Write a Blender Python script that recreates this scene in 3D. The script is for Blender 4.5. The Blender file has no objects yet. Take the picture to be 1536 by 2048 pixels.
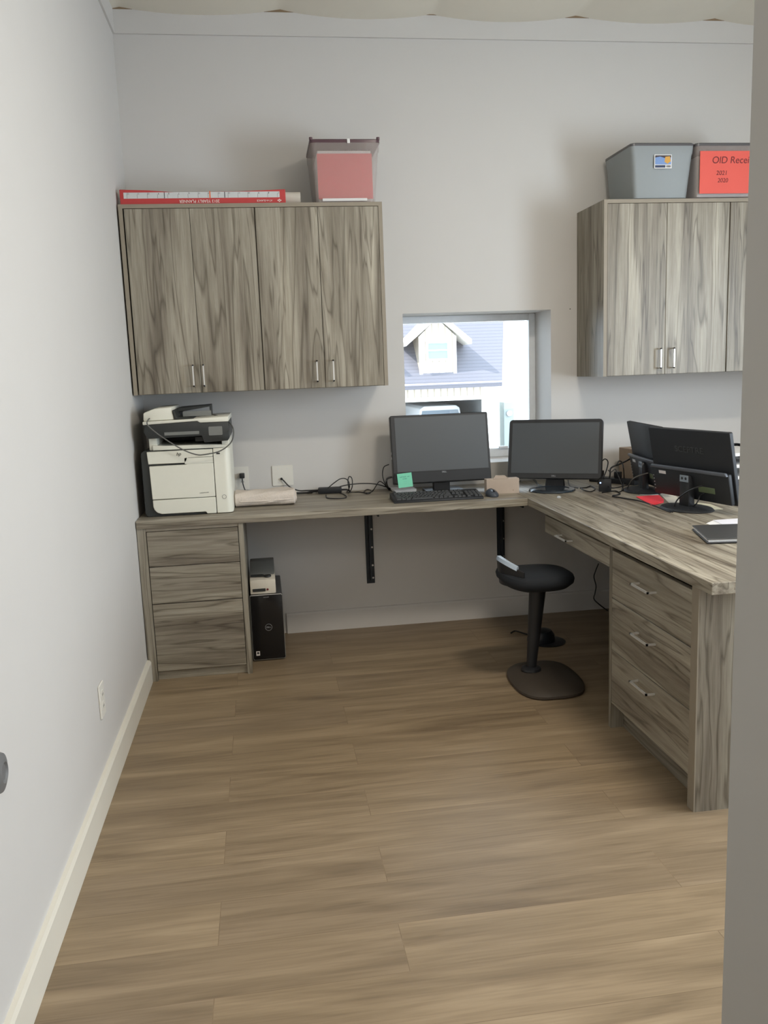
import bpy, bmesh, math, random
from mathutils import Vector, Matrix
PI = math.pi
random.seed(7)
scene = bpy.context.scene
COL = scene.collection

# ------------------------------------------------------------------ camera
F_PX = 1694.24
CR = Vector((0.98903971, -0.14292927, -0.03703606))
CU = Vector((0.0597845, 0.1583114, 0.98557766))
CF = Vector((0.13500467, 0.97698962, -0.16512121))
CAM = Vector((0.59601841, -4.47793787, 1.39033426))
cd = bpy.data.cameras.new('camera'); co = bpy.data.objects.new('camera', cd); COL.objects.link(co)
co.matrix_world = Matrix(((CR.x, CU.x, -CF.x, CAM.x), (CR.y, CU.y, -CF.y, CAM.y), (CR.z, CU.z, -CF.z, CAM.z), (0, 0, 0, 1)))
cd.sensor_fit = 'VERTICAL'; cd.sensor_height = 36; cd.lens = 36 * F_PX / 2048; cd.clip_start = 0.02; cd.clip_end = 300
scene.camera = co
scene.view_settings.view_transform = 'Standard'; scene.view_settings.look = 'None'
scene.view_settings.gamma = 1; scene.view_settings.use_curve_mapping = False
scene.view_settings.exposure = 0.0

# ------------------------------------------------------------------ world, sun, lamps
w = bpy.data.worlds.new('sky'); scene.world = w; w.use_nodes = True
wb = w.node_tree.nodes['Background']; wb.inputs[0].default_value = (0.70, 0.85, 1.0, 1); wb.inputs[1].default_value = 6.5
def lamp(name, typ, loc, target, energy, color, **kw):
    d = bpy.data.lights.new(name, typ); d.energy = energy; d.color = color
    for k, v in kw.items(): setattr(d, k, v)
    o = bpy.data.objects.new(name, d); COL.objects.link(o); o.location = loc
    o.rotation_euler = (Vector(target) - Vector(loc)).to_track_quat('-Z', 'Y').to_euler()
    return o
lamp('sun', 'SUN', (0, 0, 20), (0.66, 0.14, 19.26), 8.0, (1, .97, .92), angle=math.radians(.5))
lamp('assumed_ceiling_lamp', 'AREA', (2.05, -2.60, 2.97), (2.05, -2.60, 0), 34, (1.0, .92, .80), shape='RECTANGLE', size=.45, size_y=.22)  # assumed lamp, unseen, placed from the shadow under the wall cabinets
lamp('assumed_side_window_lamp', 'AREA', (4.12, -2.86, 1.5), (0, -2.86, 1.3), 66, (.80, .90, 1.0), shape='RECTANGLE', size=1.3, size_y=1.3)  # area lamp for an assumed, unseen side window; brightens the left wall
lamp('added_hall_lamp', 'AREA', (.5, -5.3, 2.97), (.5, -5.3, 0), 22, (1.0, .93, .83), shape='RECTANGLE', size=.6, size_y=.9)  # added lamp, unseen, brightens the door jamb

# ------------------------------------------------------------------ helpers
def ray(px, py): return CF + CR * ((px - 768) / F_PX) - CU * ((py - 1024) / F_PX)
def on(px, py, ax, v):
    d = ray(px, py); return CAM + d * ((v - CAM[ax]) / d[ax])
CT = 0.76
def top(px, py, dz=0.0): return on(px, py, 2, CT + dz)

class MB:
    def __init__(s): s.b = bmesh.new()
    def box(s, x0, x1, y0, y1, z0, z1, bev=0, seg=2):
        x0, x1 = sorted((x0, x1)); y0, y1 = sorted((y0, y1)); z0, z1 = sorted((z0, z1))
        t = bmesh.new(); bmesh.ops.create_cube(t, size=1)
        for v in t.verts: v.co = Vector(((x0 + x1) / 2 + v.co.x * (x1 - x0), (y0 + y1) / 2 + v.co.y * (y1 - y0), (z0 + z1) / 2 + v.co.z * (z1 - z0)))
        if bev: bmesh.ops.bevel(t, geom=t.edges[:], offset=bev, segments=seg, affect='EDGES', profile=.5)
        return s.merge(t)
    def merge(s, t, M=None):
        if M is not None: t.transform(M)
        me = bpy.data.meshes.new('t'); t.to_mesh(me); t.free(); s.b.from_mesh(me); bpy.data.meshes.remove(me); return s
    def prism(s, pts, axis, a, b, bev=0, seg=2):
        t = bmesh.new()
        def mk(p, q):
            if axis == 'x': return (q, p[0], p[1])
            if axis == 'y': return (p[0], q, p[1])
            return (p[0], p[1], q)
        A = [t.verts.new(mk(p, a)) for p in pts]; B = [t.verts.new(mk(p, b)) for p in pts]
        n = len(pts)
        t.faces.new(A); t.faces.new(B)
        for i in range(n): t.faces.new((A[i], A[(i + 1) % n], B[(i + 1) % n], B[i]))
        bmesh.ops.recalc_face_normals(t, faces=t.faces[:])
        if bev:
            bmesh.ops.bevel(t, geom=t.edges[:], offset=bev, segments=seg, affect='EDGES', profile=.5)
        return s.merge(t)
    def loft(s, rings, cap=True):
        t = bmesh.new(); R = [[t.verts.new(p) for p in r] for r in rings]; n = len(rings[0])
        for i in range(len(R) - 1):
            for j in range(n): t.faces.new((R[i][j], R[i][(j + 1) % n], R[i + 1][(j + 1) % n], R[i + 1][j]))
        if cap: t.faces.new(R[0]); t.faces.new(R[-1])
        bmesh.ops.recalc_face_normals(t, faces=t.faces[:])
        return s.merge(t)
    def cyl(s, c, r, h, axis='z', r2=None, n=32):
        r2 = r if r2 is None else r2; rings = []
        for (rr, q) in ((r, 0), (r2, h)):
            ring = []
            for k in range(n):
                a = 2 * PI * k / n; u, v = rr * math.cos(a), rr * math.sin(a)
                if axis == 'z': ring.append((c[0] + u, c[1] + v, c[2] + q))
                elif axis == 'y': ring.append((c[0] + u, c[1] + q, c[2] + v))
                else: ring.append((c[0] + q, c[1] + u, c[2] + v))
            rings.append(ring)
        return s.loft(rings)
    def lathe(s, prof, c=(0, 0, 0), n=40, sx=1, sy=1):
        return s.loft([[(c[0] + r * sx * math.cos(2 * PI * k / n), c[1] + r * sy * math.sin(2 * PI * k / n), c[2] + z) for k in range(n)] for r, z in prof])
    def tube(s, pts, r, n=8, sub=6, closed=False):
        P = smooth(pts, sub); rings = []; up = Vector((0, 0, 1))
        T0 = (P[1] - P[0]).normalized(); N = T0.cross(up)
        if N.length < 1e-3: N = T0.cross(Vector((1, 0, 0)))
        N.normalize()
        for i, p in enumerate(P):
            T = (P[min(i + 1, len(P) - 1)] - P[max(i - 1, 0)]).normalized()
            N = (N - T * N.dot(T)); N.normalize(); B = T.cross(N)
            rings.append([p + (N * math.cos(2 * PI * k / n) + B * math.sin(2 * PI * k / n)) * r for k in range(n)])
        return s.loft(rings)
def smooth(pts, sub):
    P = [Vector(p) for p in pts]
    if sub <= 1 or len(P) < 3: return P
    out = []
    for i in range(len(P) - 1):
        p0 = P[max(i - 1, 0)]; p1 = P[i]; p2 = P[i + 1]; p3 = P[min(i + 2, len(P) - 1)]
        for k in range(sub):
            t = k / sub
            out.append(.5 * ((2 * p1) + (p2 - p0) * t + (2 * p0 - 5 * p1 + 4 * p2 - p3) * t * t + (3 * p1 - p0 - 3 * p2 + p3) * t ** 3))
    out.append(P[-1]); return out
def rrect(x0, x1, y0, y1, r, n=5, corners=(1, 1, 1, 1)):
    """rounded rectangle; corners: bottom-left, bottom-right, top-right, top-left"""
    pts = []
    for i, (cx, cy, a0, sx, sy) in enumerate(((x0, y0, PI, 1, 1), (x1, y0, 1.5 * PI, -1, 1), (x1, y1, 0, -1, -1), (x0, y1, .5 * PI, 1, -1))):
        if corners[i] and r > 0:
            rr = r * corners[i]
            for k in range(n + 1):
                a = a0 + .5 * PI * k / n
                pts.append((cx + sx * rr + rr * math.cos(a), cy + sy * rr + rr * math.sin(a)))
        else: pts.append((cx, cy))
    return pts
def obj(name, mb, mat, parent=None, sm=False, loc=None, M=None):
    me = bpy.data.meshes.new(name)
    if M is not None: mb.b.transform(M)
    bmesh.ops.recalc_face_normals(mb.b, faces=mb.b.faces[:]) if mb.b.faces else None
    mb.b.to_mesh(me); mb.b.free()
    me.materials.append(mat)
    if sm:
        me.polygons.foreach_set('use_smooth', [True] * len(me.polygons))
        me.set_sharp_from_angle(angle=math.radians(40))
    o = bpy.data.objects.new(name, me); COL.objects.link(o)
    if parent: o.parent = parent
    if loc: o.location = loc
    return o
def thing(name, label, cat, loc=(0, 0, 0), rotz=0, group=None):
    o = bpy.data.objects.new(name, None); o.empty_display_size = .05; COL.objects.link(o)
    o.location = loc; o.rotation_euler = (0, 0, rotz); return tag(o, label, cat, group)
def tag(o, label, cat, group=None, kind=None):
    o['label'] = label; o['category'] = cat
    if group: o['group'] = group
    if kind: o['kind'] = kind
    return o
def struct(name, mb, mat, parent=None, sm=False):
    o = obj(name, mb, mat, parent, sm)
    if not parent: o['kind'] = 'structure'
    return o
def text(name, body, size, mat, parent, M, depth=.0006, font=None, shear=0, sx=1.0, label=None):
    c = bpy.data.curves.new('txt', 'FONT'); c.body = body; c.size = size; c.align_x = 'CENTER'; c.align_y = 'CENTER'; c.extrude = depth; c.shear = shear
    o = bpy.data.objects.new('txt', c); COL.objects.link(o)
    bpy.context.view_layer.update()
    me = bpy.data.meshes.new_from_object(o.evaluated_get(bpy.context.evaluated_depsgraph_get()))
    bpy.data.objects.remove(o); bpy.data.curves.remove(c)
    me.transform(Matrix.Diagonal((sx, 1, 1, 1))); me.transform(M); me.name = name
    me.materials.clear(); me.materials.append(mat)
    r = bpy.data.objects.new(name, me); COL.objects.link(r); r.parent = parent
    if label: r['label'] = label
    return r
FRONT = Matrix.Rotation(PI / 2, 4, 'X')                 # text upright, facing -Y
def T(x, y, z): return Matrix.Translation((x, y, z))

# ------------------------------------------------------------------ materials
def newmat(name):
    m = bpy.data.materials.new(name); m.use_nodes = True
    return m, m.node_tree, m.node_tree.nodes['Principled BSDF']
def srgb(c): return tuple(((v / 255) / 12.92 if v / 255 <= .04045 else ((v / 255 + .055) / 1.055) ** 2.4) for v in c) + (1,)
def plain(name, rgb, rough=.5, metal=0, noise=0.05, scale=40, bump=0, spec=.5, **kw):
    m, nt, p = newmat(name); c = srgb(rgb); N = nt.nodes; L = nt.links
    p.inputs['Roughness'].default_value = rough; p.inputs['Metallic'].default_value = metal
    p.inputs['Specular IOR Level'].default_value = spec
    tc = N.new('ShaderNodeTexCoord'); no = N.new('ShaderNodeTexNoise'); no.inputs['Scale'].default_value = scale; no.inputs['Detail'].default_value = 4
    L.new(tc.outputs['Object'], no.inputs['Vector'])
    mx = N.new('ShaderNodeMix'); mx.data_type = 'RGBA'
    mx.inputs[6].default_value = tuple(v * (1 - noise) for v in c[:3]) + (1,); mx.inputs[7].default_value = tuple(min(1, v * (1 + noise)) for v in c[:3]) + (1,)
    L.new(no.outputs['Fac'], mx.inputs[0]); L.new(mx.outputs[2], p.inputs['Base Color'])
    if bump:
        b = N.new('ShaderNodeBump'); b.inputs['Strength'].default_value = bump; b.inputs['Distance'].default_value = .002
        L.new(no.outputs['Fac'], b.inputs['Height']); L.new(b.outputs[0], p.inputs['Normal'])
    return m
def ramp(N, stops):
    r = N.new('ShaderNodeValToRGB'); e = r.color_ramp.elements
    while len(e) < len(stops): e.new(.5)
    for i, (p, c) in enumerate(stops): e[i].position = p; e[i].color = c if len(c) == 4 else srgb(c)
    return r
def wood(name, axis, seed, gain=1.0, tint=None, fq=1.0):
    m, nt, p = newmat(name); N = nt.nodes; L = nt.links
    tc = N.new('ShaderNodeTexCoord')
    def mp(sa, sl):
        k = N.new('ShaderNodeMapping'); sc = [sa] * 3; sc['xyz'.index(axis)] = sl
        k.inputs['Scale'].default_value = sc; k.inputs['Location'].default_value = (seed * 3.7, seed * 1.9 + 1, seed * 2.3)
        L.new(tc.outputs['Object'], k.inputs['Vector']); return k
    def nz(k, d, dist=0, rough=.5):
        n = N.new('ShaderNodeTexNoise'); n.inputs['Scale'].default_value = 1; n.inputs['Detail'].default_value = d
        n.inputs['Distortion'].default_value = dist; n.inputs['Roughness'].default_value = rough
        L.new(k.outputs[0], n.inputs['Vector']); return n
    def mth(op, a, b=None):
        q = N.new('ShaderNodeMath'); q.operation = op
        for i, v in enumerate((a, b)):
            if v is None: continue
            if isinstance(v, (int, float)): q.inputs[i].default_value = v
            else: L.new(v, q.inputs[i])
        return q.outputs[0]
    base = nz(mp(9 * fq, .6), 3, .5)
    broad = nz(mp(15 * fq, .8), 5, .3, .6)
    fine = nz(mp(130, 5), 4, 0, .7)
    cr = ramp(N, [(.28, (108, 99, 88)), (.40, (138, 129, 116)), (.50, (154, 146, 132)), (.60, (168, 160, 146)), (.74, (194, 186, 170))])
    L.new(broad.outputs['Fac'], cr.inputs[0])
    # contour lines of the slow noise: thin dark cathedral grain
    con = mth('PINGPONG', mth('MULTIPLY', base.outputs['Fac'], 9.0), .5)
    ln = ramp(N, [(0, (0, 0, 0, 1)), (.05, (.35, .35, .35, 1)), (.16, (1, 1, 1, 1)), (1, (1, 1, 1, 1))]); L.new(con, ln.inputs[0])
    band = mth('PINGPONG', mth('ADD', mth('MULTIPLY', base.outputs['Fac'], 3.1), .2), .5)
    bn = ramp(N, [(0, (0, 0, 0, 1)), (.3, (1, 1, 1, 1))]); L.new(band, bn.inputs[0])
    def mul(a, col, fac_from, amount):
        x = N.new('ShaderNodeMix'); x.data_type = 'RGBA'; x.blend_type = 'MULTIPLY'
        x.inputs[7].default_value = col
        f = mth('MULTIPLY', mth('SUBTRACT', 1.0, fac_from), amount)
        L.new(f, x.inputs[0]); L.new(a, x.inputs[6]); return x.outputs[2]
    c = mul(cr.outputs[0], srgb((150, 142, 132)), ln.outputs[0], .7)
    c = mul(c, srgb((176, 168, 158)), bn.outputs[0], .45)
    fr = ramp(N, [(.3, (.0, .0, .0, 1)), (.6, (1, 1, 1, 1))]); L.new(fine.outputs['Fac'], fr.inputs[0])
    c = mul(c, srgb((205, 200, 192)), fr.outputs[0], .7)
    g = N.new('ShaderNodeMix'); g.data_type = 'RGBA'; g.blend_type = 'MULTIPLY'; g.inputs[0].default_value = 1
    gain *= 1.0; t = tint or (.99, 1, .985); g.inputs[7].default_value = (gain * t[0], gain * t[1], gain * t[2], 1)
    L.new(c, g.inputs[6]); L.new(g.outputs[2], p.inputs['Base Color'])
    p.inputs['Roughness'].default_value = .42
    return m
def clearplastic(name, rgb, alpha=.45, rough=.25):
    m, nt, p = newmat(name); N = nt.nodes; L = nt.links
    p.inputs['Base Color'].default_value = srgb(rgb); p.inputs['Roughness'].default_value = rough
    tr = N.new('ShaderNodeBsdfTransparent'); tr.inputs[0].default_value = (.95, .95, .95, 1); mx = N.new('ShaderNodeMixShader'); mx.inputs[0].default_value = alpha
    L.new(tr.outputs[0], mx.inputs[1]); L.new(p.outputs[0], mx.inputs[2]); L.new(mx.outputs[0], N['Material Output'].inputs[0]); return m
def glassmat(name):
    m, nt, p = newmat(name); N = nt.nodes; L = nt.links
    tr = N.new('ShaderNodeBsdfTransparent'); gl = N.new('ShaderNodeBsdfGlossy'); gl.inputs['Roughness'].default_value = .02
    fr = N.new('ShaderNodeFresnel'); mx = N.new('ShaderNodeMixShader')
    L.new(fr.outputs[0], mx.inputs[0]); L.new(tr.outputs[0], mx.inputs[1]); L.new(gl.outputs[0], mx.inputs[2]); L.new(mx.outputs[0], N['Material Output'].inputs[0]); return m
def emit(name, rgb, s):
    m, nt, p = newmat(name); p.inputs['Emission Color'].default_value = srgb(rgb); p.inputs['Emission Strength'].default_value = s; return m

WALL = plain('wall_paint', (208, 205, 201), .75, noise=.015, scale=6, bump=.03)
GREYTRIM = plain('grey_paint', (176, 175, 171), .6, noise=.02, scale=12)
WHITETRIM = plain('white_trim_paint', (224, 219, 206), .45, noise=.02, scale=10)
CEIL = plain('ceiling_vinyl', (226, 220, 205), .5, noise=.04, scale=5, bump=.15)
BROWNWOOD = plain('raw_brown_board', (140, 118, 92), .8, noise=.2, scale=20)
BLACK = plain('black_plastic', (34, 35, 38), .4, noise=.1)
BLACKM = plain('matte_black_plastic', (30, 32, 36), .55, noise=.1)
CABLE = plain('black_cable_rubber', (30, 30, 32), .5)
GREYCABLE = plain('grey_cable', (92, 92, 88), .5)
SCREEN = plain('monitor_screen', (62, 67, 72), .42, noise=.02, spec=.7)  # grey lifted to put a soft room reflection into the colour
STEEL = plain('brushed_nickel', (222, 222, 220), .35, metal=.55, noise=.03)
BRACKET = plain('dark_bracket_steel', (44, 50, 56), .45, metal=.3)
PRWHITE = plain('printer_white_plastic', (226, 224, 210), .4, noise=.02)
PRDARK = plain('printer_dark_plastic', (46, 48, 47), .45, noise=.05)
PRGREY = plain('printer_grey_plastic', (120, 121, 117), .45, noise=.03)
PAPER = plain('white_paper', (232, 230, 228), .8, noise=.03)
RED = plain('red_box_card', (190, 62, 62), .55, noise=.06)
REDPAPER = plain('red_sheet', (232, 88, 88), .7, noise=.04, scale=8)
NEONRED = plain('bright_red_note', (255, 72, 84), .6, noise=.03)
GREEN = plain('green_sticky_note', (128, 214, 182), .7, noise=.04)
TOWEL = plain('cream_terry', (214, 202, 190), .95, noise=.14, scale=160, bump=1.0)
CARD = plain('brown_cardboard', (158, 138, 118), .8, noise=.08, scale=30)
TAN = plain('tan_card', (188, 172, 158), .8, noise=.05, scale=30)
INK = plain('dark_ink', (110, 38, 40), .7)
INKB = plain('black_ink', (50, 48, 52), .7)
LETTER = plain('white_lettering', (236, 228, 222), .6)
SILVER = plain('silver_lettering', (170, 172, 176), .35, metal=.5)
DIMLET = plain('dim_grey_lettering', (62, 64, 66), .4)
SWITCH = plain('white_wallplate', (228, 225, 216), .35, noise=.01)
W_UP = [wood('laminate_wood_upright_%s' % k, 'z', s) for k, s in zip('abcd', (1.3, 5.1, 8.4, 12.7))]
W_CASE = wood('laminate_wood_case', 'z', 3.3, .92)
W_DX = [wood('laminate_wood_across_%s' % k, 'x', s) for k, s in zip('abc', (2.2, 6.6, 9.9))]
W_DY = [wood('laminate_wood_lengthwise_%s' % k, 'y', s) for k, s in zip('abcd', (4.1, 7.7, 10.3, 15.2))]
EDGEC = plain('laminate_edge_band', (146, 136, 120), .5, noise=.08, scale=25)
TOPX = wood('worktop_laminate_across', 'x', 13.1, 1.08, fq=1.7)
TOPY = wood('worktop_laminate_lengthwise', 'y', 17.4, 1.1, fq=1.5)
CLEAR = clearplastic('clear_tub_plastic', (176, 182, 184), .55)
CLEARW = clearplastic('clear_pink_tub_plastic', (214, 200, 194), .22)
LIDG = clearplastic('smoky_lid_plastic', (96, 94, 96), .85)
LIDM = clearplastic('mauve_lid_plastic', (92, 66, 74), .9)
GLASS = glassmat('window_glass')

# floor planks
def floor_mat():
    m, nt, p = newmat('vinyl_plank'); N = nt.nodes; L = nt.links
    tc = N.new('ShaderNodeTexCoord')
    mp0 = N.new('ShaderNodeMapping'); mp0.inputs['Location'].default_value = (.36, .02, 0); L.new(tc.outputs['Object'], mp0.inputs[0])
    br = N.new('ShaderNodeTexBrick'); br.offset = .37; br.offset_frequency = 2; br.squash = 1
    br.inputs['Scale'].default_value = 1; br.inputs['Brick Width'].default_value = 1.22; br.inputs['Row Height'].default_value = .18
    br.inputs['Mortar Size'].default_value = .0012; br.inputs['Mortar Smooth'].default_value = .3; br.inputs['Bias'].default_value = 0
    br.inputs['Color1'].default_value = (0, 0, 0, 1); br.inputs['Color2'].default_value = (1, 1, 1, 1); br.inputs['Mortar'].default_value = (.5, .5, .5, 1)
    L.new(mp0.outputs[0], br.inputs['Vector'])
    # per plank offset for the grain
    cmb = N.new('ShaderNodeVectorMath'); cmb.operation = 'SCALE'; cmb.inputs['Scale'].default_value = 9.0; L.new(br.outputs['Color'], cmb.inputs[0])
    add = N.new('ShaderNodeVectorMath'); add.operation = 'ADD'; L.new(tc.outputs['Object'], add.inputs[0]); L.new(cmb.outputs[0], add.inputs[1])
    def nz(sx, sy, d, dist):
        k = N.new('ShaderNodeMapping'); k.inputs['Scale'].default_value = (sx, sy, 1); L.new(add.outputs[0], k.inputs[0])
        n = N.new('ShaderNodeTexNoise'); n.inputs['Scale'].default_value = 1; n.inputs['Detail'].default_value = d; n.inputs['Distortion'].default_value = dist
        L.new(k.outputs[0], n.inputs['Vector']); return n
    a = nz(1.6, 14, 5, .8); b = nz(6, 150, 3, .2)
    cr = ramp(N, [(.25, (120, 102, 80)), (.42, (141, 122, 97)), (.56, (153, 133, 107)), (.75, (167, 147, 120))]); L.new(a.outputs['Fac'], cr.inputs[0])
    t = ramp(N, [(0, (.87, .87, .88, 1)), (1, (1.0, 1.0, .98, 1))]); L.new(br.outputs['Color'], t.inputs[0])
    x = N.new('ShaderNodeMix'); x.data_type = 'RGBA'; x.blend_type = 'MULTIPLY'; x.inputs[0].default_value = 1
    L.new(cr.outputs[0], x.inputs[6]); L.new(t.outputs[0], x.inputs[7])
    f = ramp(N, [(.35, (.86, .85, .84, 1)), (.6, (1, 1, 1, 1))]); L.new(b.outputs['Fac'], f.inputs[0])
    y = N.new('ShaderNodeMix'); y.data_type = 'RGBA'; y.blend_type = 'MULTIPLY'; y.inputs[0].default_value = 1
    L.new(x.outputs[2], y.inputs[6]); L.new(f.outputs[0], y.inputs[7])
    z = N.new('ShaderNodeMix'); z.data_type = 'RGBA'; z.blend_type = 'MULTIPLY'; z.inputs[7].default_value = (.78, .75, .72, 1)
    L.new(br.outputs['Fac'], z.inputs[0]); L.new(y.outputs[2], z.inputs[6]); L.new(z.outputs[2], p.inputs['Base Color'])
    p.inputs['Roughness'].default_value = .42
    bp = N.new('ShaderNodeBump'); bp.inputs['Strength'].default_value = .12; bp.inputs['Distance'].default_value = .002
    L.new(b.outputs['Fac'], bp.inputs['Height']); L.new(bp.outputs[0], p.inputs['Normal'])
    return m
FLOOR = floor_mat()

# ================================================================== the room
XR, YH, HC = 4.2, -6.4, 3.14
struct('floor', MB().box(-.1, XR + .1, YH, .3, -.1, 0), FLOOR)
struct('wall_left', MB().box(-.1, 0, YH, .3, 0, HC + .1), WALL)
wx0, wx1, wz0, wz1, WT = 1.352, 2.157, .872, 1.677, .34
m = MB(); m.box(0, wx0, 0, WT, 0, HC + .1); m.box(wx1, XR, 0, WT, 0, HC + .1); m.box(wx0, wx1, 0, WT, 0, wz0); m.box(wx0, wx1, 0, WT, wz1, HC + .1)
struct('wall_back', m, WALL)
m = MB(); m.box(XR, XR + .1, YH, -3.5, 0, HC + .1); m.box(XR, XR + .1, -2.2, .3, 0, HC + .1); m.box(XR, XR + .1, -3.5, -2.2, 0, .8); m.box(XR, XR + .1, -3.5, -2.2, 2.2, HC + .1)  # opening is assumed and unseen, made for the side daylight
struct('wall_right', m, WALL)
JY0, JY1, JX = -3.74, -3.60, 1.122
m = MB(); m.box(JX + .02, XR, JY0, JY1, 0, HC + .1)
struct('wall_front', m, WALL)
struct('wall_hall', MB().box(-.1, XR + .1, YH - .1, YH, 0, HC + .1), WALL)
m = MB(); m.box(JX, JX + .02, JY0 - .004, JY1 + .004, 0, HC, .002, 1); m.box(JX + .006, JX + .09, JY0 - .016, JY0 - .004, 0, HC)
struct('trim_1', m, GREYTRIM)
# padded ceiling: vinyl faced insulation sagging between purlins
v0 = on(240, 22, 1, -.02).x; v1 = on(560, 24, 1, -.02).x
SP = (on(1430, 38, 1, -.02).x - v0) / 4
t = bmesh.new(); nx, ny = 200, 60; g = []
for i in range(nx + 1):
    row = []
    for j in range(ny + 1):
        x = (XR) * i / nx; y = YH + (-YH - .004) * j / ny
        ph = ((x - v0) / SP) % 1.0
        sag = (math.sin(PI * ph)) ** .8
        z = 3.127 - .032 * sag + .004 * math.sin(7 * y + 3 * x)
        row.append(t.verts.new((x, y, z)))
    g.append(row)
for i in range(nx):
    for j in range(ny): t.faces.new((g[i][j], g[i][j + 1], g[i + 1][j + 1], g[i + 1][j]))
m = MB(); m.merge(t); m.box(-.1, XR + .1, YH, .34, 3.16, HC + .14)
struct('ceiling', m, CEIL, sm=True)
struct('trim_2', MB().box(0, XR, -.012, 0, 3.012, 3.118), WALL)
struct('trim_3', MB().box(0, .010, YH, -.012, 3.012, HC + .02), WALL)
struct('trim_4', MB().box(.01, XR, -.016, 0, 3.118, HC + .05), BROWNWOOD)
# baseboards
def bboard(name, pts_mb): struct(name, pts_mb, WHITETRIM)
m = MB(); m.prism([(0, 0), (.018, 0), (.018, .096), (.012, .106), (0, .108)], 'y', YH, -.600); bboard('baseboard_left', m)
m = MB(); m.prism([(0, 0), (-.016, 0), (-.016, .1), (-.011, .11), (0, .112)], 'x', .66, XR)
struct('baseboard_back', m, WALL)
# window in the back wall
wn = MB(); fy0, fy1 = .262, .312
for a in ((wx0, wx0 + .038, wz0, wz1), (wx1 - .038, wx1, wz0, wz1), (wx0 + .038, wx1 - .038, wz1 - .038, wz1), (wx0 + .038, wx1 - .038, wz0, wz0 + .05)):
    wn.box(a[0], a[1], fy0, fy1, a[2], a[3], .003, 1)
VIN = plain('white_vinyl_frame', (232, 236, 240), .35)
win = struct('window_1', wn, VIN)
struct('glass_pane', MB().box(wx0 + .03, wx1 - .03, .283, .289, wz0 + .04, wz1 - .03), GLASS, win)
struct('sash_lock', MB().box(1.93, 1.985, .245, .262, wz0 + .05, wz0 + .062, .002, 1), VIN, win)
m = MB(); m.box(XR + .02, XR + .06, -3.5, -3.45, .8, 2.2); m.box(XR + .02, XR + .06, -2.25, -2.2, .8, 2.2); m.box(XR + .02, XR + .06, -3.45, -2.25, .8, .85); m.box(XR + .02, XR + .06, -3.45, -2.25, 2.15, 2.2)
struct('assumed_side_window', m, VIN)  # frame of the assumed side window, out of view
# ceiling fixture frames (out of view; room one assumed, hall one added to light the jamb)
for (x, y, lab) in ((2.05, -2.60, 'assumed unseen square edged white ceiling light over the room'), (.5, -5.3, 'added unseen ceiling light out in the hall')):
    f = thing('unseen_ceiling_light', lab, 'ceiling light', (x, y, 2.98))
    m = MB()
    for a in ((-.28, -.25, -.48, .48), (.25, .28, -.48, .48), (-.25, .25, -.48, -.45), (-.25, .25, .45, .48)): m.box(a[0], a[1], a[2], a[3], 0, .12)
    obj('fixture_frame', m, WHITETRIM, f)
    obj('diffuser', MB().box(-.25, .25, -.45, .45, .01, .015), emit('diffuser_glow_%d' % int(x), (255, 240, 215), 2), f)

# ================================================================== outdoors (downhill, 20 m away)
SIDING = plain('white_siding', (226, 224, 216), .7, noise=.03, scale=3)
def stripes(name, c1, c2, axis, freq):
    m, nt, p = newmat(name); N = nt.nodes; L = nt.links
    tc = N.new('ShaderNodeTexCoord'); wv = N.new('ShaderNodeTexWave'); wv.bands_direction = axis; wv.inputs['Scale'].default_value = freq; wv.inputs['Distortion'].default_value = .3
    r = ramp(N, [(.0, c1), (.25, c2), (1, c2)]); L.new(tc.outputs['Object'], wv.inputs[0]); L.new(wv.outputs['Fac'], r.inputs[0]); L.new(r.outputs[0], p.inputs['Base Color']); p.inputs['Roughness'].default_value = .8
    return m
BATTEN = stripes('board_and_batten', (150, 140, 125), (205, 198, 186), 'X', 1.6)
SHINGLE = stripes('grey_shingles', (78, 77, 84), (90, 89, 96), 'Z', 3.2)
GROUND = plain('pale_concrete_ground', (168, 164, 156), .9, noise=.1, scale=2)
HY = 20.0; GZ = -2.35
struct('ground', MB().box(-30, 50, 2.0, 90, GZ - .1, GZ), GROUND)
hs = thing('neighbour_house', 'white house with grey shingle roof and dormer seen through the window', 'house', (5.0, HY, GZ))
def hl(x, y, z): return (x - 5.0, y - HY, z - GZ)
# garage front wall around the opening
m = MB(); ez = .90
m.box(-6, 7.06 - 5, 0, .25, .56 - GZ, ez - GZ)
obj('header_wall', m, BATTEN, hs)
m = MB(); m.box(7.06 - 5, 7.50 - 5, -.02, .25, 0, ez - GZ); obj('corner_post', m, SIDING, hs)
m = MB(); m.box(-6, 7.1 - 5, -.06, 0, .44 - GZ, .56 - GZ); m.box(-6, 2.62, -.22, .1, ez - GZ - .07, ez - GZ + .06); obj('fascia', m, SIDING, hs)
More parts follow.
